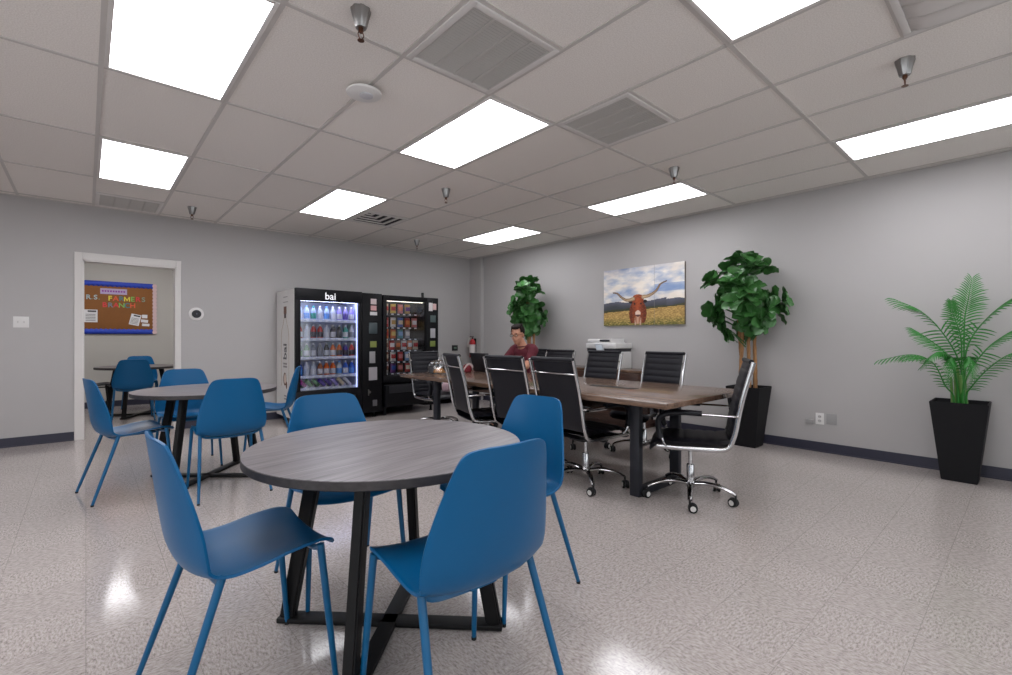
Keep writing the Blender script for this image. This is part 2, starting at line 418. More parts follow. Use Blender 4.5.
light_thing(.4, 9.0, 'unseen ceiling light added to light the small table beyond the doorway')  # unseen lamps added to brighten the room beyond the doorway
light_thing(-1.4, 9.2, 'unseen ceiling light added at the hidden end to brighten the room beyond the doorway')
light_thing(1.5, 8.6, 'unseen ceiling light added behind the wall to brighten the room beyond the doorway')

# return-air grilles
GRILLE = mat('grille enamel', (188, 185, 181), 0.55, vary=0.03)
def grille(x, y, label, panels=4, along='Y', gm=GRILLE):
    t = thing('return_grille', label, 'air vent', (x, y, ZC), 0, 'ceiling return grilles')
    bm = bmesh.new(); w = .293
    for lo, hi in (((-w, -w), (-w + .035, w)), ((w - .035, -w), (w, w)), ((-w + .035, -w), (w - .035, -w + .035)), ((-w + .035, w - .035), (w - .035, w))):
        box(bm, (lo[0], lo[1], -.014), (hi[0], hi[1], -.001), .003)
    obj('frame', bm, WHITE, t)
    iw = w - .035; pw = 2 * iw / panels
    for k in range(panels):
        bm = bmesh.new(); a = -iw + k * pw
        box(bm, (a, -iw, -.012), (a + .008, iw, -.004)); box(bm, (a + pw - .008, -iw, -.012), (a + pw, iw, -.004))
        n = 26
        for q in range(n):
            yy = -iw + (q + .5) * 2 * iw / n
            box(bm, (a + .008, -.0012, -.006), (a + pw - .008, .0012, .006), xf=T((0, yy, -.0075)) @ R(1.05, 'X'))
        o = obj('louver_panel', bm, gm, t, 0)
        if along == 'X': o.rotation_euler = (0, 0, PI / 2)
    bm = bmesh.new(); box(bm, (-iw, -iw, -.0022), (iw, iw, -.001)); obj('plenum_screen', bm, mat('grey plenum', (150, 147, 143), .8), t, 0)
    return t
grille(GX + 2.5 * .61, 1.975, 'larger louvred return grille in the ceiling near the sprinkler, framed white')
grille(GX + 4.5 * .61, 1.975, 'louvred return grille in the ceiling beside the middle ceiling light')
grille(GX + .5 * .61, 6.855, 'grey return grille in the ceiling directly above the doorway')
# black slotted four-way diffuser
t = thing('slotted_diffuser', 'square ceiling diffuser with black L-shaped slots beside a ceiling light', 'air vent', (GX + 4.5 * .61, 5.635, ZC))
bm = bmesh.new(); w = .29
for lo, hi in (((-w, -w), (-w + .05, w)), ((w - .05, -w), (w, w)), ((-w + .05, -w), (w - .05, -w + .05)), ((-w + .05, w - .05), (w - .05, w))): box(bm, (lo[0], lo[1], -.012), (hi[0], hi[1], -.001), .003)
obj('frame', bm, WHITE, t)
bm = bmesh.new(); box(bm, (-.24, -.24, -.004), (.24, .24, -.001)); obj('throat', bm, mat('dark duct', (24, 23, 22), .8), t, 0)
for k in range(4):
    bm = bmesh.new(); a = -.19 + k * .11
    box(bm, (a, -.24, -.013), (a + .035, a + .05 if k else -.19, -.004)) if False else None
    box(bm, (-.24, a, -.013), (a + .0, a + .035, -.004)) if a > -.2 else None
    box(bm, (a, -.24, -.013), (a + .035, a + .035, -.004))
    obj('vane', bm, WHITE, t, 0)
# curved-blade diffuser, cut by the picture's edge
t = thing('curved_diffuser', 'white curved-blade supply diffuser in the ceiling above the palm end', 'air vent', (GX + 4.5 * .61, .145, ZC))
bm = bmesh.new(); w = .293
for lo, hi in (((-w, -w), (-w + .03, w)), ((w - .03, -w), (w, w)), ((-w + .03, -w), (w - .03, -w + .03)), ((-w + .03, w - .03), (w - .03, w))): box(bm, (lo[0], lo[1], -.014), (hi[0], hi[1], -.001), .003)
obj('frame', bm, WHITE, t)
for k in range(4):
    bm = bmesh.new(); a = -.25 + k * .13
    grid(bm, lambda u, v, a=a: (a + u * .115, -.263 + v * .526, -.002 - .028 * math.sin(u * PI * .55) * min(1, 6 * min(v, 1 - v) + .1)), 9, 9)
    o = obj('blade', bm, WHITE, t, 60); sm = o.modifiers.new('s', 'SOLIDIFY'); sm.thickness = .0015
# sprinklers
def sprinkler_proto(loc, label):
    t = thing('sprinkler', label, 'sprinkler', loc, 0, 'chrome ceiling sprinklers')
    bm = bmesh.new(); n = 32
    prof = [(.047, 0), (.046, -.01), (.036, -.045), (.028, -.08), (.024, -.086), (.012, -.086)]
    lathe(bm, prof, n)
    for v in bm.verts:
        r = math.hypot(v.co.x, v.co.y)
        if r > .026 and round(math.atan2(v.co.y, v.co.x) / (2 * PI) * n) % 4 < 2: v.co.x *= .92; v.co.y *= .92
    obj('escutcheon', bm, STEEL, t)
    bm = bmesh.new(); lathe(bm, [(.012, -.08), (.012, -.1), (.008, -.103), (.008, -.108)], 12)
    for s in (-1, 1): tube(bm, spline([(s * .008, 0, -.1), (s * .014, 0, -.118), (s * .004, 0, -.138)], 5), .0025, 6)
    obj('head', bm, mat('bronze', (110, 80, 66), .3, metal=1), t)
    bm = bmesh.new(); lathe(bm, [(.003, -.134), (.003, -.142), (.016, -.142), (.016, -.1445), (.0, -.1445)], 16); obj('deflector', bm, mat('bronze', (110, 80, 66)), t)
    return t
sp = sprinkler_proto((.961, 2.098, ZC), 'chrome sprinkler nearest the large overhead light and white disc detector')
for loc, l in (((3.377, .475, ZC), 'chrome sprinkler beside the curved-blade diffuser'), ((3.962, 2.164, ZC), 'chrome sprinkler just above the ceiling light over the longhorn picture'),
               ((2.767, 4.031, ZC), 'chrome sprinkler mid-ceiling, between middle light and black slotted vent'), ((3.865, 6.426, ZC), 'smallest chrome sprinkler, near the back corner above the snack machine'), ((.927, 6.564, ZC), 'chrome sprinkler beside the grille above the doorway')):
    dup(sp, loc, 0, l)
t = thing('ceiling_sensor', 'white disc-shaped sensor hanging just below the ceiling grid', 'sensor', (1.275, 2.739, ZC))
bm = bmesh.new(); lathe(bm, [(.03, 0), (.03, -.022), (.098, -.024), (.106, -.03), (.104, -.038), (.09, -.045), (0, -.047)], 32); obj('housing', bm, WHITEP, t)
bm = bmesh.new(); lathe(bm, [(.042, -.044), (.04, -.052), (.028, -.056), (0, -.057)], 24, xf=T((.01, -.01, 0))); obj('sensor_dome', bm, mat('pale grey plastic', (196, 196, 200), .35), t)
bm = bmesh.new(); box(bm, (.06, .03, -.028), (.085, .055, 0), .004); obj('mounting_clip', bm, mat('dark clip', (70, 68, 70), .5), t)

# ------------------------------------------------------------------ wall fittings
def on_back(x, z): return (x, YB, z)
t = thing('light_switch', 'white double toggle switch plate on the grey wall beside the doorway', 'light switch', (-.522, YB, 1.338))
bm = bmesh.new(); box(bm, (-.06, -.006, -.06), (.06, -.0005, .06), .003); obj('plate', bm, WHITEP, t)
for s in (-1, 1):
    bm = bmesh.new(); box(bm, (s * .024 - .005, -.018, -.010), (s * .024 + .005, -.005, .012), .002); obj('toggle', bm, mat('toggle plastic', (205, 203, 200), .4), t)
t = thing('thermostat', 'round white thermostat with black display on the wall right of the doorway', 'thermostat', (1.075, YB, 1.479))
rx = R(PI / 2, 'X')
bm = bmesh.new(); lathe(bm, [(.085, 0), (.085, .01), (.078, .016), (0, .017)], 32, xf=rx); obj('wall_plate', bm, WHITEP, t)
bm = bmesh.new(); lathe(bm, [(.052, .016), (.052, .032), (.048, .036), (0, .037)], 32, xf=rx); obj('dial', bm, mat('black glass dial', (16, 14, 24), .45), t)
bm = text_bm('0', .026, .0006, T((.0, -.0375, 0)) @ rx); obj('display_digit', bm, mat('dim display digit', (120, 118, 140), .4), t, 0)
# receptacles on the right wall
t = thing('wall_outlet', 'white duplex outlet low on the right wall between tree and palm', 'outlet', (XR, 1.463, .338))
bm = bmesh.new(); box(bm, (-.006, -.037, -.058), (-.0005, .037, .058), .003); obj('plate', bm, WHITEP, t)
for s in (-1, 1):
    bm = bmesh.new(); lathe(bm, [(.016, 0), (.016, .003), (0, .003)], 16, xf=T((-.005, 0, s * .022)) @ R(-PI / 2, 'Y')); o = obj('receptacle', bm, mat('outlet face', (190, 188, 186), .4), t)
    bm = bmesh.new(); box(bm, (-.0095, -.008, s * .022 - .004), (-.0078, -.005, s * .022 + .006)); box(bm, (-.0095, .005, s * .022 - .004), (-.0078, .008, s * .022 + .006)); obj('slot', bm, BLACKP, o, 0)
PAINTP = mat('grey painted plate', (158, 157, 156), .5, vary=.02)
bm = bmesh.new(); box(bm, (-.03, -.035, -.022), (-.0005, .035, .022), .004); tag(obj('junction_box', bm, PAINTP, None, loc=(XR, 1.55, .298)), 'small grey surface box on the wall just left of the white outlet', 'junction box')
bm = bmesh.new(); box(bm, (-.006, -.045, -.055), (-.0005, .045, .055), .003); tag(obj('blank_plate', bm, PAINTP, None, loc=(XR, 1.36, .345)), 'grey blank cover plate on the wall just right of the white outlet', 'cover plate')
# small black control on the back wall
t = thing('wall_control', 'small black wall control with green display beside the snack machine', 'control panel', (5.19, YB, .98))
bm = bmesh.new(); box(bm, (-.062, -.025, -.052), (.062, -.0005, .052), .006); obj('housing', bm, BLACKP, t)
bm = bmesh.new(); box(bm, (-.03, -.027, -.015), (.03, -.0245, .018)); obj('display', bm, mat('green display', (96, 120, 104), .3, emit=.1), t, 0)
# fire extinguisher on the boxed corner
t = thing('fire_extinguisher', 'red fire extinguisher with white label hung in the back corner', 'fire extinguisher', (5.478, 7.10, .80))
bm = bmesh.new(); lathe(bm, [(0, 0), (.05, 0), (.058, .012), (.058, .27), (.05, .31), (.025, .335), (.02, .35), (0, .35)], 24); obj('cylinder', bm, mat('red enamel', (178, 20, 30), .3, coat=.4), t)
bm = bmesh.new(); lathe(bm, [(.0588, .085), (.0592, .09), (.0592, .24), (.0588, .245)], 24); obj('label_band', bm, mat('white label', (222, 214, 212), .5), t)
bm = bmesh.new(); lathe(bm, [(.018, .345), (.02, .38), (0, .385)], 12); box(bm, (-.06, -.008, .385), (.03, .008, .4), .003); box(bm, (-.055, -.006, .36), (.0, .006, .37), .003); obj('valve', bm, BLACKP, t)
bm = bmesh.new(); tube(bm, spline([(-.015, .0, .37), (-.05, .045, .345), (-.062, .06, .27), (-.06, .06, .2)], 6), .011, 8); obj('hose', bm, mat('pale hose', (214, 212, 206), .6), t)
bm = bmesh.new(); box(bm, (.052, -.03, .1), (.0715, .03, .36), .003); box(bm, (.015, -.02, .33), (.06, .02, .345), .002); obj('bracket', bm, BLACKM, t)

# ------------------------------------------------------------------ longhorn picture
def fbm(x, y, s=1.0):
    return mnoise.fractal((x * s, y * s, 3.3), 1.0, 2.0, 4)
def seg_d(px, py, pts):
    best = 9; tt = 0; n = len(pts) - 1
    for k in range(n):
        ax, ay = pts[k]; bx, by = pts[k + 1]; dx, dy = bx - ax, by - ay
        u = max(0, min(1, ((px - ax) * dx + (py - ay) * dy) / (dx * dx + dy * dy))); d = math.hypot(px - ax - u * dx, py - ay - u * dy)
        if d < best: best, tt = d, (k + u) / n
    return best, tt
ASP = 1.23 / .79
HORNL = [(p.x, p.y) for p in spline([(.40 * ASP, .46, 0), (.32 * ASP, .44, 0), (.25 * ASP, .49, 0), (.19 * ASP, .57, 0), (.13 * ASP, .59, 0)], 6)]
HORNR = [(p.x, p.y) for p in spline([(.52 * ASP, .48, 0), (.60 * ASP, .50, 0), (.68 * ASP, .57, 0), (.73 * ASP, .67, 0), (.80 * ASP, .715, 0)], 6)]
def ell(a, b, ca, cb, ra, rb): return ((a - ca) / ra) ** 2 + ((b - cb) / rb) ** 2
def longhorn(a, b):
    x = a * ASP; y = b
    n = fbm(a, b, 4.0); n2 = fbm(a + 5, b * 1.6, 7.0); fine = fbm(a * 3, b * 9, 14)
    # sky
    c = mixc((236, 226, 214), (150, 168, 200), .5 + 1.1 * fbm(a * 1.3 + .3 * b, b * 2.2 - .5 * a, 2.6))
    c = mixc(c, (246, 238, 228), .25 + .9 * n2)
    if b > .86: c = mixc(c, (96, 112, 160), (b - .86) * 4.5 * (1 if a < .35 else .35) * (.7 + n))
    if a > .66 and .55 < b < .68: c = mixc(c, (120, 148, 196), .55)
    if b < .52: c = mixc(c, (240, 228, 210), (.52 - b) * 4)
    hill = .40 + .025 * math.sin(a * 9) + .02 * fbm(a, 0, 6) + (.03 if .5 < a < .8 else 0)
    if b < hill: c = mixc((92, 94, 108), (62, 66, 72), (hill - b) * 9 + n * .4)
    fl = .27 + .07 * a
    if b < fl + .02 * n: c = mixc((74, 74, 48), (60, 62, 40), .5 + n2) if b > fl - .035 else mixc((206, 172, 104), (150, 118, 66), .5 + 1.2 * fine)
    if b < .14: c = mixc(c, (92, 96, 42), (.14 - b) * 7 * (.8 + fine))
    # animal
    if ell(a, b, .455, .2, .11, .25) < 1 and b > .04: c = mixc((150, 70, 34), (96, 42, 20), .4 + fine + (.4 if abs(a - .455) > .07 else 0))
    for la in (.425, .487):
        if abs(a - la) < .013 and b < .13: c = mixc((206, 180, 160), (150, 110, 84), abs(a - la) * 60)
    if ell(a, b, .455, .12, .035, .1) < 1: c = mixc((206, 166, 140), (130, 60, 32), abs(a - .455) * 22)
    for ca, s in ((.372, 1), (.545, -1)):
        if ell(a, b, ca, .405, .03, .025) < 1: c = (34, 24, 24)
    w = .075 - .05 * max(0, (.44 - b)) / .3
    if .17 < b < .52 and abs(a - .455) < w * (1 if b < .47 else max(0, (1 - (b - .47) / .05)) ** .5): c = mixc((176, 82, 40), (118, 50, 26), abs(a - .455) / w * .9 + fine * .6)
    if ell(a, b, .457, .2, .035, .055) < 1: c = (226, 196, 178) if b > .18 else (96, 60, 54)
    for ca in (.415, .495):
        if ell(a, b, ca, .37, .009, .016) < 1: c = (30, 20, 18)
    if ell(a, b, .455, .5, .06, .03) < 1: c = mixc((190, 96, 50), (120, 56, 30), .5 + fine)
    for H_ in (HORNL, HORNR):
        d, tt = seg_d(x, y, H_)
        if d < .032 * (1 - .7 * tt): c = mixc((206, 178, 140), (92, 66, 50), tt * .9 + (.35 if d > .012 else 0))
    return c
t = thing('canvas_picture', 'longhorn cow canvas picture hung on the grey wall between the fiddle leaf trees', 'picture', (XR - .03, 3.525, 1.34))
W2, PH = .615, .79
seam = 3.33 - 3.525
bm = bmesh.new()
box(bm, (0, -W2, 0), (.0275, seam - .0015, PH), .002); box(bm, (0, seam + .0015, 0), (.0275, W2, PH), .002)
obj('stretcher', bm, mat('canvas edge', (120, 104, 92), .8), t)
raster('print', t, longhorn, 210, 132, lambda a, b: (-.0008, W2 - a * 2 * W2, b * PH), PRINT)
bm = bmesh.new(); box(bm, (-.0012, seam - .0015, 0), (-.0003, seam + .0015, PH)); obj('panel_joint', bm, mat('canvas joint', (140, 132, 128), .8), t, 0)

# ------------------------------------------------------------------ bulletin board in the room beyond
t = thing('bulletin_board', 'brown bulletin board with blue border and coloured letters, seen through doorway', 'bulletin board', (.2, YF2, 1.24))
bm = bmesh.new(); box(bm, (-.75, -.022, 0), (.72, -.001, .88), .003); obj('cork_panel', bm, mat('brown board paper', (130, 82, 36), .8, vary=.08, scale=12), t)
BL = mat('blue border paper', (30, 60, 168), .6)
for z0, z1 in ((.80, .885), (-.005, .08)):
    bm = bmesh.new(); grid(bm, lambda u, v, z0=z0, z1=z1: (-.75 + u * 1.44, -.024 - .0015 * math.sin(u * 40), z0 + v * (z1 - z0) + .006 * math.sin(u * 150) * (v if z0 < .1 else 1 - v)), 160, 3)
    o = obj('border_strip', bm, BL, t); o.modifiers.new('s', 'SOLIDIFY').thickness = .001
bm = bmesh.new()
for k in range(14): lathe(bm, [(0, 0), (.034, 0), (.034, .002), (0, .002)], 14, xf=T((.715, -.0238, .03 + k * .063)) @ rx)
box(bm, (.69, -.0246, 0), (.735, -.023, .88)); obj('scalloped_border', bm, mat('pale scalloped paper', (206, 178, 176), .7), t)
LC = dict(Y=(226, 208, 70), O=(220, 92, 56), T=(70, 120, 128), G=(122, 178, 84), R=(214, 60, 66), S=(120, 140, 120), B=(112, 128, 140), W=(168, 186, 186))
def letters(s, cols, x0, dx, z, size=.12):
    for k, ch in enumerate(s):
        if ch == ' ': continue
        if ch == 'M':
            w = size * .36; h = size * .35; k_ = size * .13
            bm = bmesh.new(); prism(bm, [(-w, -h), (-w, h), (-w + k_, h), (0, -h * .25), (w - k_, h), (w, h), (w, -h), (w - k_, -h), (w - k_, h * .35), (0, -h * .95), (-w + k_, h * .35), (-w + k_, -h)], .0024, xf=T((x0 + k * dx, -.0233, z)) @ rx)
        else: bm = text_bm(ch, size, .0012, T((x0 + k * dx, -.0245, z)) @ rx, .0022)
        obj('letter', bm, mat('cut paper ' + cols[k], LC[cols[k]], .7), t, 0)
letters('FARMERS', 'YOTYGRS', .105, .075, .597, .112); letters('BRANCH', 'RBRGTO', .035, .0745, .484, .112)
letters('R.S.', 'WSWS', -.17, .045, .605, .105)
bm = bmesh.new(); box(bm, (-.02, -.026, .67), (.33, -.0232, .765)); bn = obj('banner', bm, mat('lilac banner paper', (176, 160, 190), .7), t, 0)
bm = bmesh.new()
for k in range(9): box(bm, (.0 + k * .035, -.0272, .705), (.024 + k * .035, -.0258, .735))
obj('banner_print', bm, mat('purple print', (140, 66, 150), .7), bn, 0)
PAPER = mat('white paper', (214, 212, 210), .7)
INK = mat('dark ink', (60, 56, 58), .7)
def notice(x0, x1, z0, z1, label, rot=0.0, ink=True):
    o = thing('paper_notice', label, 'paper', (.2 + (x0 + x1) / 2, YF2 - .0235, 1.24 + (z0 + z1) / 2), 0, 'papers pinned to the bulletin board'); o.rotation_euler = (0, rot, 0)
    w, h = (x1 - x0) / 2, (z1 - z0) / 2
    bm = bmesh.new(); box(bm, (-w, -.002, -h), (w, -.0005, h)); obj('sheet', bm, PAPER, o, 0)
    if ink:
        bm = bmesh.new()
        box(bm, (-w * .5, -.0026, h * .62), (w * .8, -.0019, h * .86))
        for k in range(5): box(bm, (-w * .8, -.0026, -h * .75 + k * h * .24), (w * .7, -.0019, -h * .68 + k * h * .24))
        obj('print', bm, INK, o, 0)
notice(-.22, -.055, .19, .40, 'white notice sheet pinned at the left of the bulletin board')
notice(.37, .51, .15, .34, 'tilted white sheet pinned low on the bulletin board', .22)
notice(.535, .61, .275, .335, 'small white card pinned topmost among the cards on the board', 0, False)
notice(.52, .62, .20, .25, 'small white card pinned in the middle of the card cluster on the board', .1, False)
notice(.535, .64, .135, .18, 'small white card pinned lowest in the card cluster on the board', .05, False)

# ------------------------------------------------------------------ round tables
def round_table(x, y, rz, label, rad, topm, edgem, rot_legs):
    t = thing('round_table', label, 'table', (x, y, 0), rz, 'round cafe tables')
    bm = bmesh.new(); lathe(bm, [(0, .709), (rad - .004, .709), (rad, .713), (rad, .7375), (rad - .0015, .739)], 96); obj('edge_band', bm, edgem, t)
    bm = bmesh.new(); lathe(bm, [(0, .7375), (rad - .001, .7375), (rad - .002, .7405), (0, .7405)], 96); obj('tabletop', bm, topm, t)
    for k in range(4):
        a = PI / 4 + k * PI / 2 + rot_legs
        bm = bmesh.new()
        mtx = R(a, 'Z')
        # slanting flat bar, wider across than thick
        t2 = bmesh.new(); sec = [(-.03, -.02), (.03, -.02), (.03, .02), (-.03, .02)]
        lo = [t2.verts.new((.425 + dx, dy, .02)) for dx, dy in sec]; hi = [t2.verts.new((.295 + dx, dy, .709)) for dx, dy in sec]
        for q in range(4): t2.faces.new((lo[q], lo[(q + 1) % 4], hi[(q + 1) % 4], hi[q]))
        t2.faces.new(lo[::-1]); t2.faces.new(hi)
        bmesh.ops.bevel(t2, geom=[e for e in t2.edges if abs(e.verts[0].co.z - e.verts[1].co.z) > .1], offset=.006, segments=2, affect='EDGES')
        merge(bm, t2, mtx); obj('leg', bm, BLACKM, t)
    for k in range(2):
        bm = bmesh.new(); box(bm, (-.46, -.033, .004 + k * .0), (.46, .033, .024), .004, xf=R(PI / 4 + k * PI / 2 + rot_legs, 'Z')); obj('floor_bar', bm, BLACKM, t)
    for k in range(2):
        bm = bmesh.new(); box(bm, (-.33, -.03, .694), (.33, .03, .7095), .003, xf=R(PI / 4 + k * PI / 2 + rot_legs, 'Z')); obj('top_bar', bm, BLACKM, t)
    bm = bmesh.new()
    for k in range(4):
        a = PI / 4 + k * PI / 2 + rot_legs; lathe(bm, [(0, 0), (.016, 0), (.016, .006), (0, .006)], 12, xf=R(a, 'Z') @ T((.43, 0, 0)))
    obj('glide', bm, RUBBER, t)
    return t
round_table(.924, 1.747, 0, 'nearest round table with grey wood top on black crossed legs', .532, GREYWOOD, GREYEDGE, .0)
round_table(.765, 4.62, 0, 'round grey table in the middle, between doorway and nearest round table', .52, GREYWOOD, GREYEDGE, .06)
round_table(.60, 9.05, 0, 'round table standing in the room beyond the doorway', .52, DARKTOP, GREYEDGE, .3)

# ------------------------------------------------------------------ blue shell chairs
PROF = [(.226, .444), (.212, .456), (.165, .462), (.08, .455), (-.01, .443), (-.09, .437), (-.15, .446), (-.19, .474), (-.213, .525), (-.226, .595), (-.238, .68), (-.248, .755), (-.255, .805), (-.259, .835), (-.2615, .852), (-.263, .862), (-.2636, .867), (-.264, .869)]
WID = [.190, .201, .210, .213, .214, .217, .221, .227, .230, .224, .206, .185, .170, .158, .145, .127, .104, .070]
WRF = [.200, .205, .210, .213, .214, .217, .221, .227, .230, .224, .206, .187, .178, .173, .170, .168, .167, .166]
RAI = [.020, .024, .027, .027, .024, .026, .034, .046, .056, .058, .050, .040, .034, .031, .030, .029, .029, .029]
PS = spline([(x, 0, z) for x, z in PROF], 5)
def tabw(tab, u):
    k = u * (len(tab) - 1); i = min(int(k), len(tab) - 2); f = k - i
    p0 = tab[max(i - 1, 0)]; p1 = tab[i]; p2 = tab[i + 1]; p3 = tab[min(i + 2, len(tab) - 1)]
    return .5 * (2 * p1 + (p2 - p0) * f + (2 * p0 - 5 * p1 + 4 * p2 - p3) * f * f + (3 * p1 - p0 - 3 * p2 + p3) * f ** 3)
def shell_pt(u, v):
    k = u * (len(PS) - 1); i = min(int(k), len(PS) - 2); p = PS[i].lerp(PS[i + 1], k - i)
    d = (PS[min(i + 2, len(PS) - 1)] - PS[max(i - 1, 0)]).normalized()
    nrm = Vector((-d.z, 0, d.x)); nrm = -nrm if nrm.z < 0 or (abs(nrm.z) < .5 and nrm.x < 0) else nrm
    if u > .45 and nrm.x < 0: nrm = -nrm
    s = 2 * v - 1
    y = s * tabw(WID, u)
    r = tabw(RAI, u) * (abs(y) / tabw(WRF, u)) ** 2.4
    if u < .3: nrm = Vector((0, 0, 1)).lerp(nrm, max(0, (u - .15) / .15))
    q = p + nrm * r + Vector((0, y, 0))
    if u < .08: q.x -= .012 * s * s * 0 
    return q
def shell_chair(loc, rz, label, shellm=BLUE, legm=BLUELEG, group='blue shell chairs'):
    t = thing('shell_chair', label, 'chair', loc, rz, group)
    bm = bmesh.new(); grid(bm, shell_pt, 69, 25)
    o = obj('seat_shell', bm, shellm, t, 180, recalc=True)
    so = o.modifiers.new('thick', 'SOLIDIFY'); so.thickness = .009; so.offset = 0
    bv = o.modifiers.new('round', 'BEVEL'); bv.width = .0035; bv.segments = 2; bv.limit_method = 'ANGLE'
    realize(o); o.data.polygons.foreach_set('use_smooth', [True] * len(o.data.polygons)); o.data.set_sharp_from_angle(angle=math.radians(60))
    bm = bmesh.new()
    box(bm, (-.14, -.05, .424), (.16, .05, .436), .005)
    tube(bm, spline([(.174, -.202, .468), (.172, -.15, .449), (.17, 0, .443), (.172, .15, .449), (.174, .202, .468)], 5), .010, 8)
    tube(bm, spline([(-.116, -.199, .459), (-.118, -.15, .435), (-.12, 0, .427), (-.118, .15, .435), (-.116, .199, .459)], 5), .010, 8)
    obj('under_frame', bm, legm, t)
    for sx in (1, -1):
        for sy in (1, -1):
            top = Vector((.1745, .2035 * sy, .474)) if sx > 0 else Vector((-.1145, .2 * sy, .464)); bot = Vector((.218, .227 * sy, .008)) if sx > 0 else Vector((-.268, .236 * sy, .008))
            bm = bmesh.new(); tube(bm, [top, top.lerp(bot, .5), bot], [.0125, .0115, .009], 12); lg = obj('leg', bm, legm, t)
            bm = bmesh.new(); lathe(bm, [(0, 0), (.0098, 0), (.0098, .012), (0, .012)], 12, xf=T((bot.x, bot.y, 0))); obj('foot_cap', bm, RUBBER, lg)
    return t
ch = shell_chair((.404, 1.789, 0), math.radians(2.5), 'nearest blue shell chair, side on, facing right toward the nearest round table')
DARKBLUE = None
for (x, y, a, l) in ((.887, 1.227, 88.8, 'blue shell chair with its back to the camera at the nearest round table'),
                     (1.466, 1.663, 182.9, 'blue shell chair on the conference-table side of the nearest round table'),
                     (.928, 2.226, -92.7, 'blue shell chair behind the nearest round table, facing the camera below the drinks machine'),
                     (.254, 4.604, 10.3, 'blue shell chair in front of the doorway, side on, at the middle round table'),
                     (.70, 5.16, -90, 'blue shell chair on the far side of the middle round table'),
                     (.815, 4.14, 91, 'blue shell chair with its back to the camera at the middle round table'),
                     (1.42, 5.20, 158, 'blue shell chair beside the drinks machine white side, at the middle round table'),
                     (.50, 8.55, 88, 'blue shell chair beyond the doorway with its back to the camera'),
                     (.66, 9.62, -92, 'blue shell chair beyond the doorway, behind the far round table')):
    dup(ch, (x, y, 0), math.radians(a), l)
shell_chair((.06, 9.28, 0), math.radians(-4), 'black shell chair at the left of the far round table, half hidden by door frame', mat('black moulded plastic', (26, 26, 30), .4), BLACKM, 'black chairs beyond the doorway')
shell_chair((1.16, 9.1, 0), math.radians(182), 'black shell chair at the right of the far round table beyond doorway', mat('black moulded plastic', (26, 26, 30), .4), BLACKM, 'black chairs beyond the doorway')

# ------------------------------------------------------------------ conference table
CX0, CX1, CY0, CY1 = 2.705, 3.93, 1.525, 4.87
t = thing('conference_table', 'long walnut conference table on dark metal legs', 'table', ((CX0 + CX1) / 2, (CY0 + CY1) / 2, 0))
hx, hy = (CX1 - CX0) / 2, (CY1 - CY0) / 2
bm = bmesh.new(); box(bm, (-hx, -hy, .715), (hx, hy, .752), .003); obj('tabletop', bm, WALNUT, t)
for s, yy in ((-1, 1.955 - (CY0 + CY1) / 2), (1, 4.60 - (CY0 + CY1) / 2)):
    for sx in (-1, 1):
        bm = bmesh.new(); box(bm, (sx * .285 - .025, yy - .04, 0), (sx * .285 + .025, yy + .04, .70), .004); obj('leg', bm, NAVYM, t)
    bm = bmesh.new(); box(bm, (-.26, yy - .04, 0), (.26, yy + .04, .05), .004); obj('floor_bar', bm, NAVYM, t)
    bm = bmesh.new(); box(bm, (-.45, yy - .04, .69), (.45, yy + .04, .7155), .003); obj('top_bar', bm, NAVYM, t)
bm = bmesh.new(); box(bm, (-.02, -hy + .5, .56), (.02, hy - .3, .7155), .002); obj('modesty_beam', bm, WALNUTD, t)
bm = bmesh.new(); box(bm, (-.05, -1.05, .751), (.05, -.62, .7545), .003); pm = obj('power_module', bm, BLACKM, t)
bm = bmesh.new()
for k in range(4): box(bm, (-.03, -1.0 + k * .1, .7543), (.03, -.94 + k * .1, .7556), .002)
obj('socket_cover', bm, BLACKP, pm)

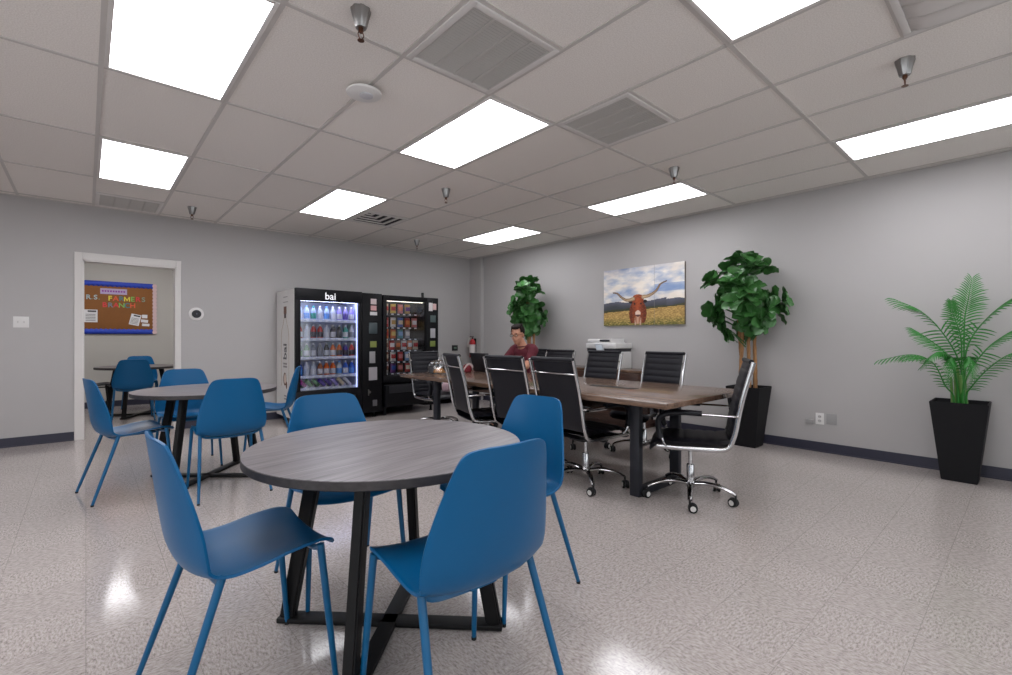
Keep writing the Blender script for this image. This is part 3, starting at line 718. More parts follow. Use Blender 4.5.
# ------------------------------------------------------------------ office chairs
BK = [(-.245, .455), (-.262, .53), (-.278, .62), (-.297, .72), (-.321, .82), (-.348, .92), (-.372, 1.005)]
BKS = spline([(x, 0, z) for x, z in BK], 10)
def bk(u):
    k = u * (len(BKS) - 1); i = min(int(k), len(BKS) - 2); return BKS[i].lerp(BKS[i + 1], k - i)
def office_chair(loc, rz, label):
    t = thing('office_chair', label, 'office chair', loc, rz, 'black ribbed office chairs with chrome frames')
    # ribbed back
    bm = bmesh.new(); hw = .215
    def back(u, v):
        # v runs round the section: front face then rear face
        p = bk(.04 + u * .96); rib = abs(math.sin(u * PI * 9.0)) ** .45
        th = .017 * (1 - (2 * u - 1) ** 10 * .6)
        if v <= .5:
            s = 4 * v - 1; return (p.x + th * (.55 + .45 * rib) * (1 - abs(s) ** 8 * .9), s * hw, p.z)
        s = 3 - 4 * v; return (p.x - th * .7 * (1 - abs(s) ** 8 * .9), s * hw, p.z)
    grid(bm, back, 90, 25); bmesh.ops.remove_doubles(bm, verts=bm.verts, dist=.0004)
    bmesh.ops.holes_fill(bm, edges=[e for e in bm.edges if e.is_boundary], sides=60)
    obj('backrest', bm, LEATHER, t, 50, recalc=True)
    bm = bmesh.new(); p = bk(1.0); tube(bm, [(p.x, -.222, p.z), (p.x, .222, p.z)], .017, 12); obj('head_roll', bm, LEATHER, t)
    # ribbed seat
    bm = bmesh.new(); hw2 = .225
    def seat(u, v):
        x = -.245 + u * .515; rib = abs(math.sin(u * PI * 7.0)) ** .4
        z = .472 - (max(0, u - .82) / .18) ** 2 * .05 + (max(0, .15 - u) / .15) ** 2 * .012
        th = .075
        if v <= .5:
            s = 4 * v - 1; return (x, s * hw2, z - .007 * (1 - rib) - abs(s) ** 8 * .02)
        s = 3 - 4 * v; return (x, s * hw2 * .97, z - th + abs(s) ** 8 * .02 + (.015 if u > .9 else 0))
    grid(bm, seat, 70, 29); bmesh.ops.remove_doubles(bm, verts=bm.verts, dist=.0004)
    bmesh.ops.holes_fill(bm, edges=[e for e in bm.edges if e.is_boundary], sides=80)
    obj('seat', bm, LEATHER, t, 50, recalc=True)
    # chrome side rails
    for s in (-1, 1):
        pts = [(.22, s * .236, .412), (.0, s * .236, .408), (-.17, s * .236, .412), (-.235, s * .236, .432), (-.262, s * .236, .49)] + [(bk(u).x - .012, s * .236, bk(u).z) for u in (.2, .4, .6, .8, 1.0)]
        bm = bmesh.new(); tube(bm, spline(pts, 6), .0135, 10, flat=(.75, 1.15)); obj('side_rail', bm, CHROME, t)
    bm = bmesh.new(); p = bk(.8); tube(bm, spline([(p.x - .014, -.236, p.z), (p.x - .03, -.12, p.z + .002), (p.x - .034, 0, p.z + .003), (p.x - .03, .12, p.z + .002), (p.x - .014, .236, p.z)], 5), .012, 10, flat=(1.3, .7)); obj('back_brace', bm, CHROME, t)
    bm = bmesh.new()
    for xx in (.12, -.1): tube(bm, [(xx, -.236, .402), (xx, .236, .402)], .011, 10)
    obj('seat_rail', bm, CHROME, t)
    # armrests
    for s in (-1, 1):
        y = s * .262
        bm = bmesh.new(); tube(bm, spline([(-.29, s * .24, .645), (-.265, y, .648), (-.08, y, .652), (.09, y, .65), (.17, y, .63), (.20, y, .59), (.195, y, .52), (.175, y, .455), (.16, s * .24, .425)], 6), .012, 10, flat=(1.2, .7)); ar = obj('armrest', bm, CHROME, t)
        bm = bmesh.new(); tube(bm, spline([(-.07, y, .657), (.08, y, .658), (.165, y, .641), (.207, y, .595), (.2, y, .5), (.188, y, .475)], 6), .026, 12, flat=(1.0, .75)); obj('arm_pad', bm, LEATHER, ar)
    # mechanism, gas lift, star base
    bm = bmesh.new(); box(bm, (-.11, -.08, .355), (.12, .08, .4), .012); box(bm, (-.02, -.17, .372), (.0, -.08, .384), .003); box(bm, (-.03, -.21, .368), (.01, -.165, .388), .006); obj('tilt_mechanism', bm, BLACKP, t)
    bm = bmesh.new(); lathe(bm, [(0, .10), (.027, .10), (.027, .245), (.024, .25), (.0145, .252), (.0145, .375), (0, .375)], 20); obj('gas_lift', bm, CHROME, t)
    bm = bmesh.new(); lathe(bm, [(0, .085), (.03, .085), (.036, .1), (.036, .125), (.029, .135), (0, .135)], 24)
    for k in range(5):
        a = k * 2 * PI / 5 + .3
        tube(bm, spline([(.02, 0, .112), (.11, 0, .128), (.2, 0, .122), (.27, 0, .1), (.305, 0, .082)], 6), [.021 - .009 * q / 24 for q in range(25)], 10, xf=R(a, 'Z'), flat=(1.15, .8))
    obj('star_base', bm, CHROME, t)
    for k in range(5):
        a = k * 2 * PI / 5 + .3; m = R(a, 'Z') @ T((.305, 0, 0)) @ R(1.1 * k + .6, 'Z')
        bm = bmesh.new(); tube(bm, [(0, 0, .085), (0, 0, .05)], .008, 8, xf=m); lathe(bm, [(0, -.006), (.03, -.006), (.03, .006), (0, .006)], 16, xf=m @ T((.018, 0, .036)) @ R(PI / 2, 'X')); c = obj('caster', bm, BLACKP, t)
        for s in (-1, 1):
            bm = bmesh.new(); lathe(bm, [(.014, -.008), (.027, -.008), (.03, -.004), (.03, .004), (.027, .008), (.014, .008)], 20, xf=m @ T((.018, s * .016, .03)) @ R(PI / 2, 'X')); obj('wheel', bm, RUBBER, c)
            bm = bmesh.new(); lathe(bm, [(0, -.0095), (.017, -.0095), (.019, -.007), (.019, .007), (.017, .0095), (0, .0095)], 16, xf=m @ T((.018, s * .0165, .03)) @ R(PI / 2, 'X')); obj('hub_cap', bm, mat('white hub plastic', (206, 204, 200), .4), c)
    return t
oc = office_chair((2.98, 2.385, 0), math.radians(-4), 'black office chair with back to camera, nearest on the long side of the conference table')
for (x, y, a, l) in ((2.955, 2.935, 1, 'black office chair with back to camera, between the nearest two on that side'.replace('between the nearest two on that side', 'in front of the person in maroon')),
                     (2.90, 3.51, -17, 'black office chair turned slightly, farthest on the camera side of the conference table'),
                     (3.285, 1.665, 117, 'black ribbed office chair seen from the side at the near end of the conference table'),
                     (4.19, 2.61, 178, 'black ribbed office chair facing camera below the wall right of the picture'),
                     (4.09, 3.30, 180, 'black ribbed office chair facing camera in front of the white printer'),
                     (4.10, 3.985, 180, 'black office chair beside the person, only its back top showing'),
                     (3.43, 5.16, -90, 'black office chair at the far end of the conference table by the snack machine'),
                     (4.28, 4.545, 181, 'black office chair that the person in maroon sits on')):
    q = dup(oc, (x, y, 0), math.radians(a), l)
    if a == -90: q.scale = (.965, .965, .965)

# ------------------------------------------------------------------ credenza and printer
t = thing('credenza', 'low dark walnut credenza against the right wall under the printer', 'cabinet', (5.2, 4.0, 0))
bm = bmesh.new(); box(bm, (0, -.70, .06), (.41, .70, .722), .003); box(bm, (.03, -.67, 0), (.4, .67, .06)); obj('body', bm, WALNUTD, t)
bm = bmesh.new(); box(bm, (-.012, -.715, .722), (.41, .715, .752), .003); obj('worktop', bm, WALNUT, t)
for k in range(3):
    bm = bmesh.new(); y0 = -.69 + k * .46; box(bm, (-.018, y0 + .003, .075), (0, y0 + .457, .712), .003); d = obj('door', bm, WALNUTD, t)
    bm = bmesh.new(); tube(bm, [(-.03, y0 + .42, .5), (-.03, y0 + .42, .64)], .005, 8); tube(bm, [(-.03, y0 + .42, .51), (-.015, y0 + .42, .51)], .004, 6); tube(bm, [(-.03, y0 + .42, .63), (-.015, y0 + .42, .63)], .004, 6); obj('handle', bm, STEEL, d)
t = thing('printer', 'white office printer with black band on the walnut credenza', 'printer', (5.2, 3.92, .752))
t.scale = (1, .80, 1)
PW = mat('printer white', (214, 213, 212), .45, vary=.02)
bm = bmesh.new(); box(bm, (.03, -.30, .0), (.40, .30, .23), .012); obj('body', bm, PW, t)
bm = bmesh.new(); box(bm, (.02, -.29, .225), (.39, .29, .275), .004); obj('paper_bay', bm, mat('printer dark band', (34, 34, 42), .4), t)
bm = bmesh.new(); box(bm, (.01, -.31, .272), (.40, .31, .345), .012); obj('scanner_body', bm, PW, t)
bm = bmesh.new(); box(bm, (.03, .03, .343), (.40, .30, .40), .02); box(bm, (.03, -.17, .343), (.40, .05, .36), .008)
prism(bm, [(-.16, 0), (.05, 0), (.05, .035), (-.1, .06), (-.16, .06)], .3, xf=T((.38, 0, .345)) @ Matrix(((0, 0, -1, 0), (1, 0, 0, 0), (0, 1, 0, 0), (0, 0, 0, 1))) ); obj('document_feeder', bm, PW, t)
bm = bmesh.new(); box(bm, (.028, -.13, .366), (.12, .03, .392), .004); obj('feeder_slot', bm, mat('printer dark band', (34, 34, 42)), t)
bm = bmesh.new(); box(bm, (-.012, -.08, -.055), (.0, .08, .055), .005, xf=T((.0, -.0, .29)) @ R(-.45, 'Y')); cp = obj('control_panel', bm, mat('panel grey', (196, 200, 206), .35), t)
bm = bmesh.new(); box(bm, (-.0135, -.065, -.035), (-.0115, .065, .04), xf=T((.0, 0, .29)) @ R(-.45, 'Y')); obj('touch_screen', bm, mat('pale screen', (206, 216, 226), .2, emit=.15), cp, 0)
for k in range(1, 3):
    bm = bmesh.new(); box(bm, (.02, -.27, .015 + (k - 1) * .1), (.036, .27, .1 + (k - 1) * .1), .004); tr = obj('paper_tray', bm, PW, t)
    bm = bmesh.new(); box(bm, (.016, -.06, .05 + (k - 1) * .1), (.022, .06, .07 + (k - 1) * .1), .003); obj('tray_grip', bm, mat('printer dark band', (34, 34, 42)), tr)

# ------------------------------------------------------------------ planters and plants
POT = mat('matt charcoal planter', (19, 19, 22), .6, vary=.06, spec=.25)
SOIL = mat('dark potting soil', (52, 40, 32), .95, vary=.3, scale=60, bump=.4)
def pot(t):
    bm = bmesh.new(); t2 = bmesh.new()
    def ring(h, z): return [t2.verts.new((sx * h, sy * h, z)) for sx, sy in ((-1, -1), (1, -1), (1, 1), (-1, 1))]
    Rr = [ring(.108, 0), ring(.175, .645), ring(.163, .645), ring(.155, .56)]
    for A, B in zip(Rr, Rr[1:]):
        for k in range(4): t2.faces.new((A[k], A[(k + 1) % 4], B[(k + 1) % 4], B[k]))
    t2.faces.new(Rr[0][::-1]); t2.faces.new(Rr[3])
    bmesh.ops.recalc_face_normals(t2, faces=t2.faces)
    bmesh.ops.bevel(t2, geom=[e for e in t2.edges], offset=.004, segments=2, affect='EDGES')
    merge(bm, t2); obj('planter', bm, POT, t, 30)
    bm = bmesh.new(); grid(bm, lambda u, v: (-.153 + u * .306, -.153 + v * .306, .572 + .012 * mnoise.noise((u * 8, v * 8, 1))), 16, 16); obj('soil', bm, SOIL, t)
LEAF = mat('fiddle leaf green', (58, 106, 52), .34, vary=.45, scale=9)
def leaf_into(bm, base, direc, up, L, Wd, rnd):
    d = direc.normalized(); side = d.cross(up)
    if side.length < 1e-3: side = d.cross(Vector((1, 0, 0)))
    side.normalize(); nrm = side.cross(d)
    droop = rnd.uniform(.1, .5); cup = rnd.uniform(.05, .22); wob = rnd.uniform(-.2, .2)
    nu, nv = 9, 5
    def f(u, v):
        s = 2 * v - 1
        e = (u - .58) / (.58 if u < .58 else .42); w = max(.003, Wd * .5 * max(0, 1 - abs(e) ** 2.2) ** .55)
        return base + d * (L * u) + side * (s * w) + nrm * (-droop * L * u * u * .6 + cup * w * s * s * 1.6 + .008 * math.sin(u * 12 + s * 3) * abs(s) + wob * w * s)
    grid(bm, f, nu, nv)
def fiddle(loc, label, seed, fol_c, rx_, rz_, n, canes, tilt):
    rnd = random.Random(seed)
    t = thing('fiddle_leaf_tree', label, 'potted plant', loc, 0, 'potted fiddle leaf trees')
    pot(t)
    BARK = mat('tan cane bark', (158, 116, 76), .8, vary=.3, scale=24, bump=.5)
    for (x0, y0, x1, y1) in canes:
        bm = bmesh.new(); pts = spline([(x0, y0, .56), (x0 * .6 + x1 * .4, y0 * .6 + y1 * .4, .85), (x1, y1, 1.2), (x1 * 1.3, y1 * 1.3, 1.75)], 8)
        tube(bm, pts, [.024 - .010 * k / len(pts) + .002 * math.sin(k * 2.1) for k in range(len(pts))], 10); obj('cane', bm, BARK, t)
    bm = bmesh.new(); zc, zr = fol_c[2], rz_
    cl = []
    for k in range(n):
        # clusters of leaves at branch tips spread through the crown
        a = rnd.uniform(0, 2 * PI); h = rnd.uniform(-1, 1); rr = math.sqrt(max(0, 1 - abs(h) ** 2.6)) * rnd.uniform(.4, .95) * (1 + .18 * math.sin(a * 3 + h * 5))
        cl.append(Vector((fol_c[0] + math.cos(a) * rr * rx_[0], fol_c[1] + math.sin(a) * rr * rx_[1], zc + h * zr * .88)))
    for c in cl:
        tube(bm, [Vector((fol_c[0] * .6, fol_c[1] * .6, c.z - .16)), c.lerp(Vector((fol_c[0], fol_c[1], c.z)), .4) - Vector((0, 0, .04)), c], [.008, .006, .004], 5)
        out0 = Vector((c.x - fol_c[0], c.y - fol_c[1], (c.z - zc) * .5 + .05))
        for q in range(rnd.randint(6, 8)):
            a = q * 2.4 + rnd.uniform(-.4, .4)
            o_ = out0.normalized(); e1 = o_.cross(Vector((.1, .2, 1))).normalized(); e2 = e1.cross(o_); d = e1 * math.cos(a) + e2 * math.sin(a) + o_ * rnd.uniform(.25, .8) + Vector((0, 0, .15))
            leaf_into(bm, c + Vector((0, 0, rnd.uniform(-.03, .03))), d, (out0.normalized() * 1.0 + Vector((0, 0, .55)) + Vector((rnd.uniform(-.4, .4), rnd.uniform(-.4, .4), rnd.uniform(-.3, .3)))), rnd.uniform(.12, .165), rnd.uniform(.09, .118), rnd)
    # keep the leaves out of the wall
    lim = XR - loc[0] - .012
    for v in bm.verts:
        if v.co.x > lim: v.co.x = lim - .25 * (1 - math.exp(-(v.co.x - lim) * 1.5))
    fo = obj('foliage', bm, LEAF, t, 180)
    return t
fiddle((5.375, 2.066, 0), 'tall fiddle leaf tree in black planter right of the longhorn picture', 3, (-.13, .0, 1.60), (.30, .34), .45, 54, [(-.06, -.03, -.08, -.03), (.0, .05, -.06, .07), (.03, -.06, -.02, -.07), (-.07, .06, -.09, .03)], 0)
fiddle((5.22, 5.26, 0), 'fiddle leaf tree behind the person, in the back corner', 11, (-.04, .02, 1.64), (.25, .275), .46, 48, [(-.05, -.03, -.06, -.03), (.02, .05, -.02, .05), (.03, -.05, .0, -.06)], 0)

PALMG = mat('palm frond green', (40, 122, 40), .4, vary=.45, scale=9)
PALMS = mat('palm stem green', (110, 150, 80), .5, vary=.2)
t = thing('areca_palm', 'green palm with feathery fronds in tapered black planter by the right wall', 'potted plant', (5.375, .405, 0))
pot(t)
FR = [([(-.03, -.01, .89), (-.06, .06, 1.13), (-.11, .21, 1.37), (-.16, .4, 1.5)], .15), ([(-.04, .04, .7), (-.11, .08, .78), (-.22, .14, .96), (-.30, .26, 1.03), (-.36, .46, .98)], .09),
      ([(-.01, .01, .9), (.05, .11, 1.06), (.11, .22, 1.17), (.14, .32, 1.25)], .11), ([(.02, -.02, .94), (.07, -.02, 1.3), (.09, -.04, 1.48), (.11, -.06, 1.65)], .15),
      ([(-.03, -.01, .89), (-.09, -.01, 1.17), (-.13, .03, 1.35), (-.16, .04, 1.46)], .09), ([(.02, -.02, .91), (.04, -.05, 1.13), (.05, -.15, 1.32), (.04, -.29, 1.47), (.02, -.4, 1.48)], .13),
      ([(.03, -.03, .82), (.08, -.13, 1.05), (.10, -.25, 1.19), (.11, -.4, 1.30)], .13), ([(-.03, -.04, .71), (-.06, -.06, .76), (-.16, -.16, .92), (-.26, -.29, 1.05), (-.33, -.42, 1.05)], .11),
      ([(-.05, .01, .74), (-.14, .03, .98), (-.2, .04, .99), (-.27, .05, .82)], .08), ([(-.04, -.02, .76), (-.14, -.05, 1.0), (-.2, -.07, .99), (-.26, -.09, .86)], .08),
      ([(-.02, .02, .8), (-.1, .06, 1.0), (-.2, .12, 1.05), (-.28, .2, .94)], .08)]
OFF = Vector((-.065, -.005, 0)); lim = XR - 5.375 - .012
for pts, LL in FR:
    p0 = Vector(pts[0])
    path = spline([(p0.x * .7, p0.y * .8, .57)] + [Vector(p) for p in pts], 9); path = [p + OFF for p in path]
    bm = bmesh.new(); tube(bm, path, [.008 - .0062 * k / len(path) for k in range(len(path))], 6)
    n = len(path); start = int(n * .38)
    rnd = random.Random(int(LL * 1000) + len(pts) * 7 + int(pts[-1][1] * 100))
    npair = 25
    for q in range(npair):
        f = start + (n - 1 - start) * q / (npair - 1); k = min(int(f), n - 2); P = path[k].lerp(path[k + 1], f - k); d = (path[k + 1] - path[k]).normalized()
        s0 = d.cross(Vector((0, 0, 1)))
        if abs(d.z) > .85: s0 = d.cross(Vector((1, 0, .2)))
        s0.normalize(); up = s0.cross(d); w = q / (npair - 1)
        Lf = LL * (.35 + .75 * math.sin((.12 + .8 * w) * PI)) * rnd.uniform(.85, 1.1)
        for s in (-1, 1):
            dr = (s0 * s * (.85 - .35 * w) + d * (.55 + .5 * w) + up * .12 * abs(d.z) + Vector((0, 0, -.62)) * (1 - abs(d.z)) ** .6).normalized()
            wd = .0066 + .002 * math.sin(w * PI)
            def lf(u, v, P=P, dr=dr, d=d, Lf=Lf, wd=wd): 
                return P + dr * (Lf * u) + d * ((2 * v - 1) * wd * (1 - u) ** .5 * min(1, .35 + 3 * u)) + Vector((0, 0, -.32 * Lf * u * u)) + up * (.002 * abs(2 * v - 1))
            grid(bm, lf, 6, 3)
    for v in bm.verts:
        if v.co.x > lim: v.co.x = lim - .03 * (1 - math.exp(-(v.co.x - lim) * 20))
    o = obj('frond', bm, PALMG, t, 180)
for (x, y, h, r) in ((-.02, .0, .36, .016), (.02, -.035, .34, .014), (-.05, -.02, .3, .013), (-.015, .04, .28, .012), (.03, .02, .38, .014)):
    bm = bmesh.new(); m = 14
    tube(bm, [(x + OFF.x * k / m, y + (k / m) * .01, .565 + h * k / m) for k in range(m + 1)], [r * (1 - .3 * k / m) * (1.12 if k % 3 == 0 else 1) for k in range(m + 1)], 10); obj('stem', bm, PALMS, t)

# ------------------------------------------------------------------ drinks vending machine
VX0, VX1, VY0, VY1, VH = 2.05, 3.28, 6.44, 7.245, 1.83
VB = mat('vending machine black', (11, 11, 15), .45, vary=.06, spec=.2)
t = thing('drinks_machine', 'drinks vending machine with lit glass front and white printed side', 'vending machine', (VX0, VY0, 0))
Wv, Dv = VX1 - VX0, VY1 - VY0
wx0, wx1, wz0, wz1 = .065, .875, .46, 1.665
bm = bmesh.new()
box(bm, (.006, .05, .09), (.04, Dv, VH - .01)); box(bm, (Wv - .35, .05, .09), (Wv, Dv, VH - .01)); box(bm, (.0, .05, VH - .1), (Wv, Dv, VH - .01)); box(bm, (.0, .05, .09), (Wv, Dv, .40)); box(bm, (.0, Dv - .1, .09), (Wv, Dv, VH - .01))
for fx in (.08, Wv - .08):
    for fy in (.1, Dv - .1): lathe(bm, [(.03, 0), (.03, .01), (.018, .015), (.018, .1), (0, .1)], 14, xf=T((fx, fy, 0)))
obj('cabinet', bm, VB, t, 30)
bm = bmesh.new()
box(bm, (0, 0, wz1), (.92, .06, VH), .006); box(bm, (0, 0, .08), (.92, .06, wz0), .006); box(bm, (0, 0, wz0 - .01), (wx0, .06, wz1 + .01), .004); box(bm, (wx1, 0, wz0 - .01), (.92, .06, wz1 + .01), .004)
dr = obj('door', bm, VB, t, 30)
bm = bmesh.new(); box(bm, (wx0 - .004, .024, wz0 - .004), (wx1 + .004, .03, wz1 + .004)); obj('glass_pane', bm, glass_mat('clear vending glass', (.96, .97, 1.0)), dr, 0)
bm = bmesh.new(); box(bm, (.2, -.004, .16), (.82, .01, .36), .004); fl = obj('delivery_flap', bm, mat('dark flap', (34, 34, 38), .3), t)
bm = bmesh.new(); tube(bm, [(.3, -.012, .34), (.72, -.012, .34)], .008, 8); obj('flap_handle', bm, STEEL, fl)
bm = bmesh.new(); box(bm, (.925, .0, .08), (Wv, .06, VH - .01), .006); cpn = obj('control_column', bm, VB, t, 30)
bm = bmesh.new(); box(bm, (.04, .62, .42), (wx1 + .01, .64, wz1 + .02)); obj('back_liner', bm, mat('cool white liner', (218, 222, 242), .5), t, 0)
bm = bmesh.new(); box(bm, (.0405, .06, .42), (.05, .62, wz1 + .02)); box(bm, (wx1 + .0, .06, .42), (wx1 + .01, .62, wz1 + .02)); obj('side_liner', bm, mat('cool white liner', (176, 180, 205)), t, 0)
LEDW = emit_mat('cool led strip', (205, 215, 255), .9)
LEDT = emit_mat('cool led bar', (205, 215, 255), 7.0)
for lo, hi in (((.052, .065, .44), (.060, .08, wz1 + .01)), ((wx1 - .012, .065, .44), (wx1 - .004, .08, wz1 + .01)), ((.06, .066, wz1 + .004), (wx1 - .01, .14, wz1 + .012))):
    bm = bmesh.new(); box(bm, lo, hi); obj('led_strip', bm, LEDT if lo[2] > 1 else LEDW, t, 0)
SHELFM = mat('white shelf', (206, 210, 226), .45)
shelves = [1.405, 1.15, .895, .64, .475]
for z in shelves:
    bm = bmesh.new(); box(bm, (.052, .10, z - .012), (wx1 - .004, .6, z), .002); box(bm, (.052, .092, z - .022), (wx1 - .004, .101, z + .018), .002); sh = obj('shelf', bm, SHELFM, t)
    bm = bmesh.new()
    for k in range(9): box(bm, (.075 + k * .088, .0905, z - .012), (.115 + k * .088, .0925, z + .01))
    obj('price_tags', bm, mat('price tag', (236, 236, 240), .6), sh, 0)
WTXT = mat('white lettering', (236, 236, 240), .5, emit=.25)
obj('logo_lettering', text_bm('bai', .135, .001, T((.46, -.0015, 1.735)) @ rx, .001), WTXT, t, 0)
# payment panel bits on the column
cx_ = 1.08
for z0, z1, c, nm, x0, x1 in ((1.66, 1.74, (190, 176, 176), 'sticker', -.03, .06), (1.57, 1.64, (196, 150, 150), 'sticker', -.03, .06), (1.5, 1.55, (206, 204, 204), 'sticker', -.04, .07)):
    bm = bmesh.new(); box(bm, (cx_ + x0, -.0015, z0), (cx_ + x1, .0002, z1)); obj(nm, bm, mat('sticker %d' % c[1], c, .5), cpn, 0)
bm = bmesh.new(); box(bm, (cx_ - .06, -.012, 1.23), (cx_ + .07, .001, 1.39), .006); obj('card_reader', bm, mat('reader grey', (60, 70, 74), .3), cpn)
bm = bmesh.new(); box(bm, (cx_ - .04, -.004, 1.03), (cx_ + .06, .001, 1.12), .004); obj('bill_acceptor', bm, mat('bill slot green', (120, 128, 64), .4), cpn)
bm = bmesh.new(); box(bm, (cx_ - .05, -.004, .80), (cx_ + .04, .001, .97), .004)
for a in range(4):
    for b_ in range(3): box(bm, (cx_ - .04 + b_ * .027, -.009, .82 + a * .036), (cx_ - .02 + b_ * .027, -.003, .845 + a * .036), .002)
obj('keypad', bm, mat('keypad grey', (150, 148, 150), .4), cpn)
bm = bmesh.new(); box(bm, (cx_ - .06, -.0015, .55), (cx_ + .07, .0002, .74)); obj('notice', bm, mat('grey notice', (150, 146, 150), .6), cpn, 0)
bm = bmesh.new(); lathe(bm, [(0, 0), (.022, 0), (.02, .012), (0, .014)], 16, xf=T((cx_ - .05, 0, .38)) @ rx); box(bm, (cx_ - .075, -.018, .33), (cx_ - .06, 0, .42), .003); obj('lock', bm, STEEL, cpn)
bm = bmesh.new(); box(bm, (cx_ + .0, -.006, .17), (cx_ + .07, .001, .26), .004); obj('coin_return', bm, mat('coin cup', (120, 118, 122), .3, metal=.6), cpn)
# printed white side
bm = bmesh.new(); box(bm, (-.004, .05, .085), (.006, Dv, VH - .01)); sp_ = obj('side_panel', bm, mat('white side wrap', (214, 212, 210), .45), t, 0)
bm = bmesh.new(); lathe(bm, [(.05, 0), (.05, .1), (0, .1)], 4); bm.free()
def deco(name, boxes, m):
    bm = bmesh.new()
    for y0, y1, z0, z1 in boxes: box(bm, (-.0052, y0, z0), (-.0038, y1, z1), .0)
    return obj(name, bm, m, sp_, 0)
deco('bottle_cap_print', [(.36, .48, 1.50, 1.60)], mat('brown cap print', (104, 66, 48), .5)); deco('bottle_neck_print', [(.375, .465, 1.44, 1.5)], mat('dark cap print', (64, 48, 44), .5))
bm = bmesh.new(); tube(bm, [(-.0042, y, z) for y, z in ((.375, 1.44), (.34, 1.36), (.28, 1.28), (.255, 1.18), (.255, .5))], .004, 4); tube(bm, [(-.0042, y, z) for y, z in ((.465, 1.44), (.5, 1.36), (.56, 1.28), (.585, 1.18), (.585, .5))], .004, 4); obj('bottle_outline_print', bm, mat('pale brown print', (176, 158, 140), .5), sp_)
obj('side_lettering', text_bm('bai', .2, .0006, T((-.0046, .42, .98)) @ R(-PI / 2, 'Z') @ rx @ R(PI / 2, 'Z'), .004), mat('dark side lettering', (70, 68, 74), .5), sp_, 0)
deco('side_small_print', [(.34, .5, .80, .825), (.34, .5, .76, .785), (.32, .5, 1.725, 1.735), (.3, .5, 1.655, 1.665), (.36, .46, .36, .38), (.36, .46, .32, .34)], mat('grey small print', (140, 136, 136), .5))
bm = bmesh.new(); m_ = T((-.0045, .43, .60)) @ R(PI / 2, 'Y'); lathe(bm, [(0, 0), (.09, 0), (.09, .0008), (0, .0008)], 28, xf=m_, sy=.75); obj('coconut_shell_print', bm, mat('coconut brown', (98, 66, 50), .6), sp_, 0)
bm = bmesh.new(); lathe(bm, [(0, 0), (.066, 0), (.066, .0008), (0, .0008)], 28, xf=T((-.0055, .42, .605)) @ R(PI / 2, 'Y'), sy=.72); obj('coconut_flesh_print', bm, mat('coconut white', (214, 196, 184), .6), sp_, 0)
bm = bmesh.new(); lathe(bm, [(0, 0), (.05, 0), (.05, .0008), (0, .0008)], 24, xf=T((-.0050, .36, .52)) @ R(PI / 2, 'Y'), sy=.6); obj('coconut_half_print', bm, mat('coconut brown', (98, 66, 50)), sp_, 0)

# bottles: three shapes, one mesh each, copied along the shelves
ORD = ['first', 'second', 'third', 'fourth', 'fifth', 'sixth', 'seventh', 'eighth', 'ninth', 'tenth']
BC = dict(ice=(176, 196, 222), lilac=(150, 136, 204), red=(190, 44, 40), clear=(196, 200, 208), dark=(60, 48, 62), teal=(52, 160, 140), white=(214, 212, 216), green=(110, 150, 110), grey=(128, 130, 140), black=(44, 40, 46), orange=(226, 104, 36), violet=(80, 56, 150), blue=(50, 96, 190), brown=(150, 84, 50), magenta=(180, 60, 150), sky=(90, 150, 220), cream=(230, 214, 180))
bot_mesh = {}
def bottle(kind, col, lab, loc, label, group):
    o = thing('drink_bottle', label, 'bottle', loc, 0, group)
    for part, prof, c in (('bottle_body', [(0, 0), (.034, 0), (.038, .006), (.038, .11), (.036, .13), (.02, .165), (.014, .175), (.014, .185), (0, .185)], col),
                          ('label_band', [(.0385, .03), (.0388, .032), (.0388, .10), (.0385, .102)], lab),
                          ('cap', [(.0165, .18), (.0165, .2), (.015, .202), (0, .202)], lab if col in ('clear', 'ice') else 'white')):
        key = (part, c)
        if key not in bot_mesh:
            bm = bmesh.new(); lathe(bm, prof, 16); q = obj(part, bm, mat('drink ' + c, BC[c], .25, vary=.05), o); bot_mesh[key] = q.data
        else:
            q = bpy.data.objects.new(part, bot_mesh[key]); COL.objects.link(q); q.parent = o
    return o
rows = [('top', ['ice', 'ice', 'ice', 'clear', 'ice', 'clear', 'lilac', 'lilac', 'lilac'], ['white', 'sky', 'teal', 'white', 'sky', 'white', 'white', 'violet', 'white']),
        ('second', ['red', 'clear', 'red', 'red', 'clear', 'dark', 'dark', 'teal', 'white'], ['white', 'clear', 'dark', 'dark', 'white', 'white', 'black', 'white', 'grey']),
        ('third', ['grey', 'green', 'grey', 'grey', 'black', 'orange', 'orange', 'violet', 'red'], ['green', 'white', 'white', 'grey', 'clear', 'white', 'dark', 'dark', 'black']),
        ('fourth', ['blue', 'white', 'clear', 'brown', 'orange', 'orange', 'clear', 'blue', 'blue'], ['sky', 'clear', 'white', 'white', 'white', 'clear', 'sky', 'white', 'sky'])]
for (rn, cs, ls), z in zip(rows, shelves):
    for k, (c, l) in enumerate(zip(cs, ls)):
        bottle(0, c, l, (VX0 + .1 + k * .0905, VY0 + .15, z + .0005), '%s drink bottle, %s from white side on %s shelf of drinks machine' % ({'ice': 'pale icy'}.get(c, c), ORD[k], rn), 'bottles on the %s shelf of the drinks machine' % rn)
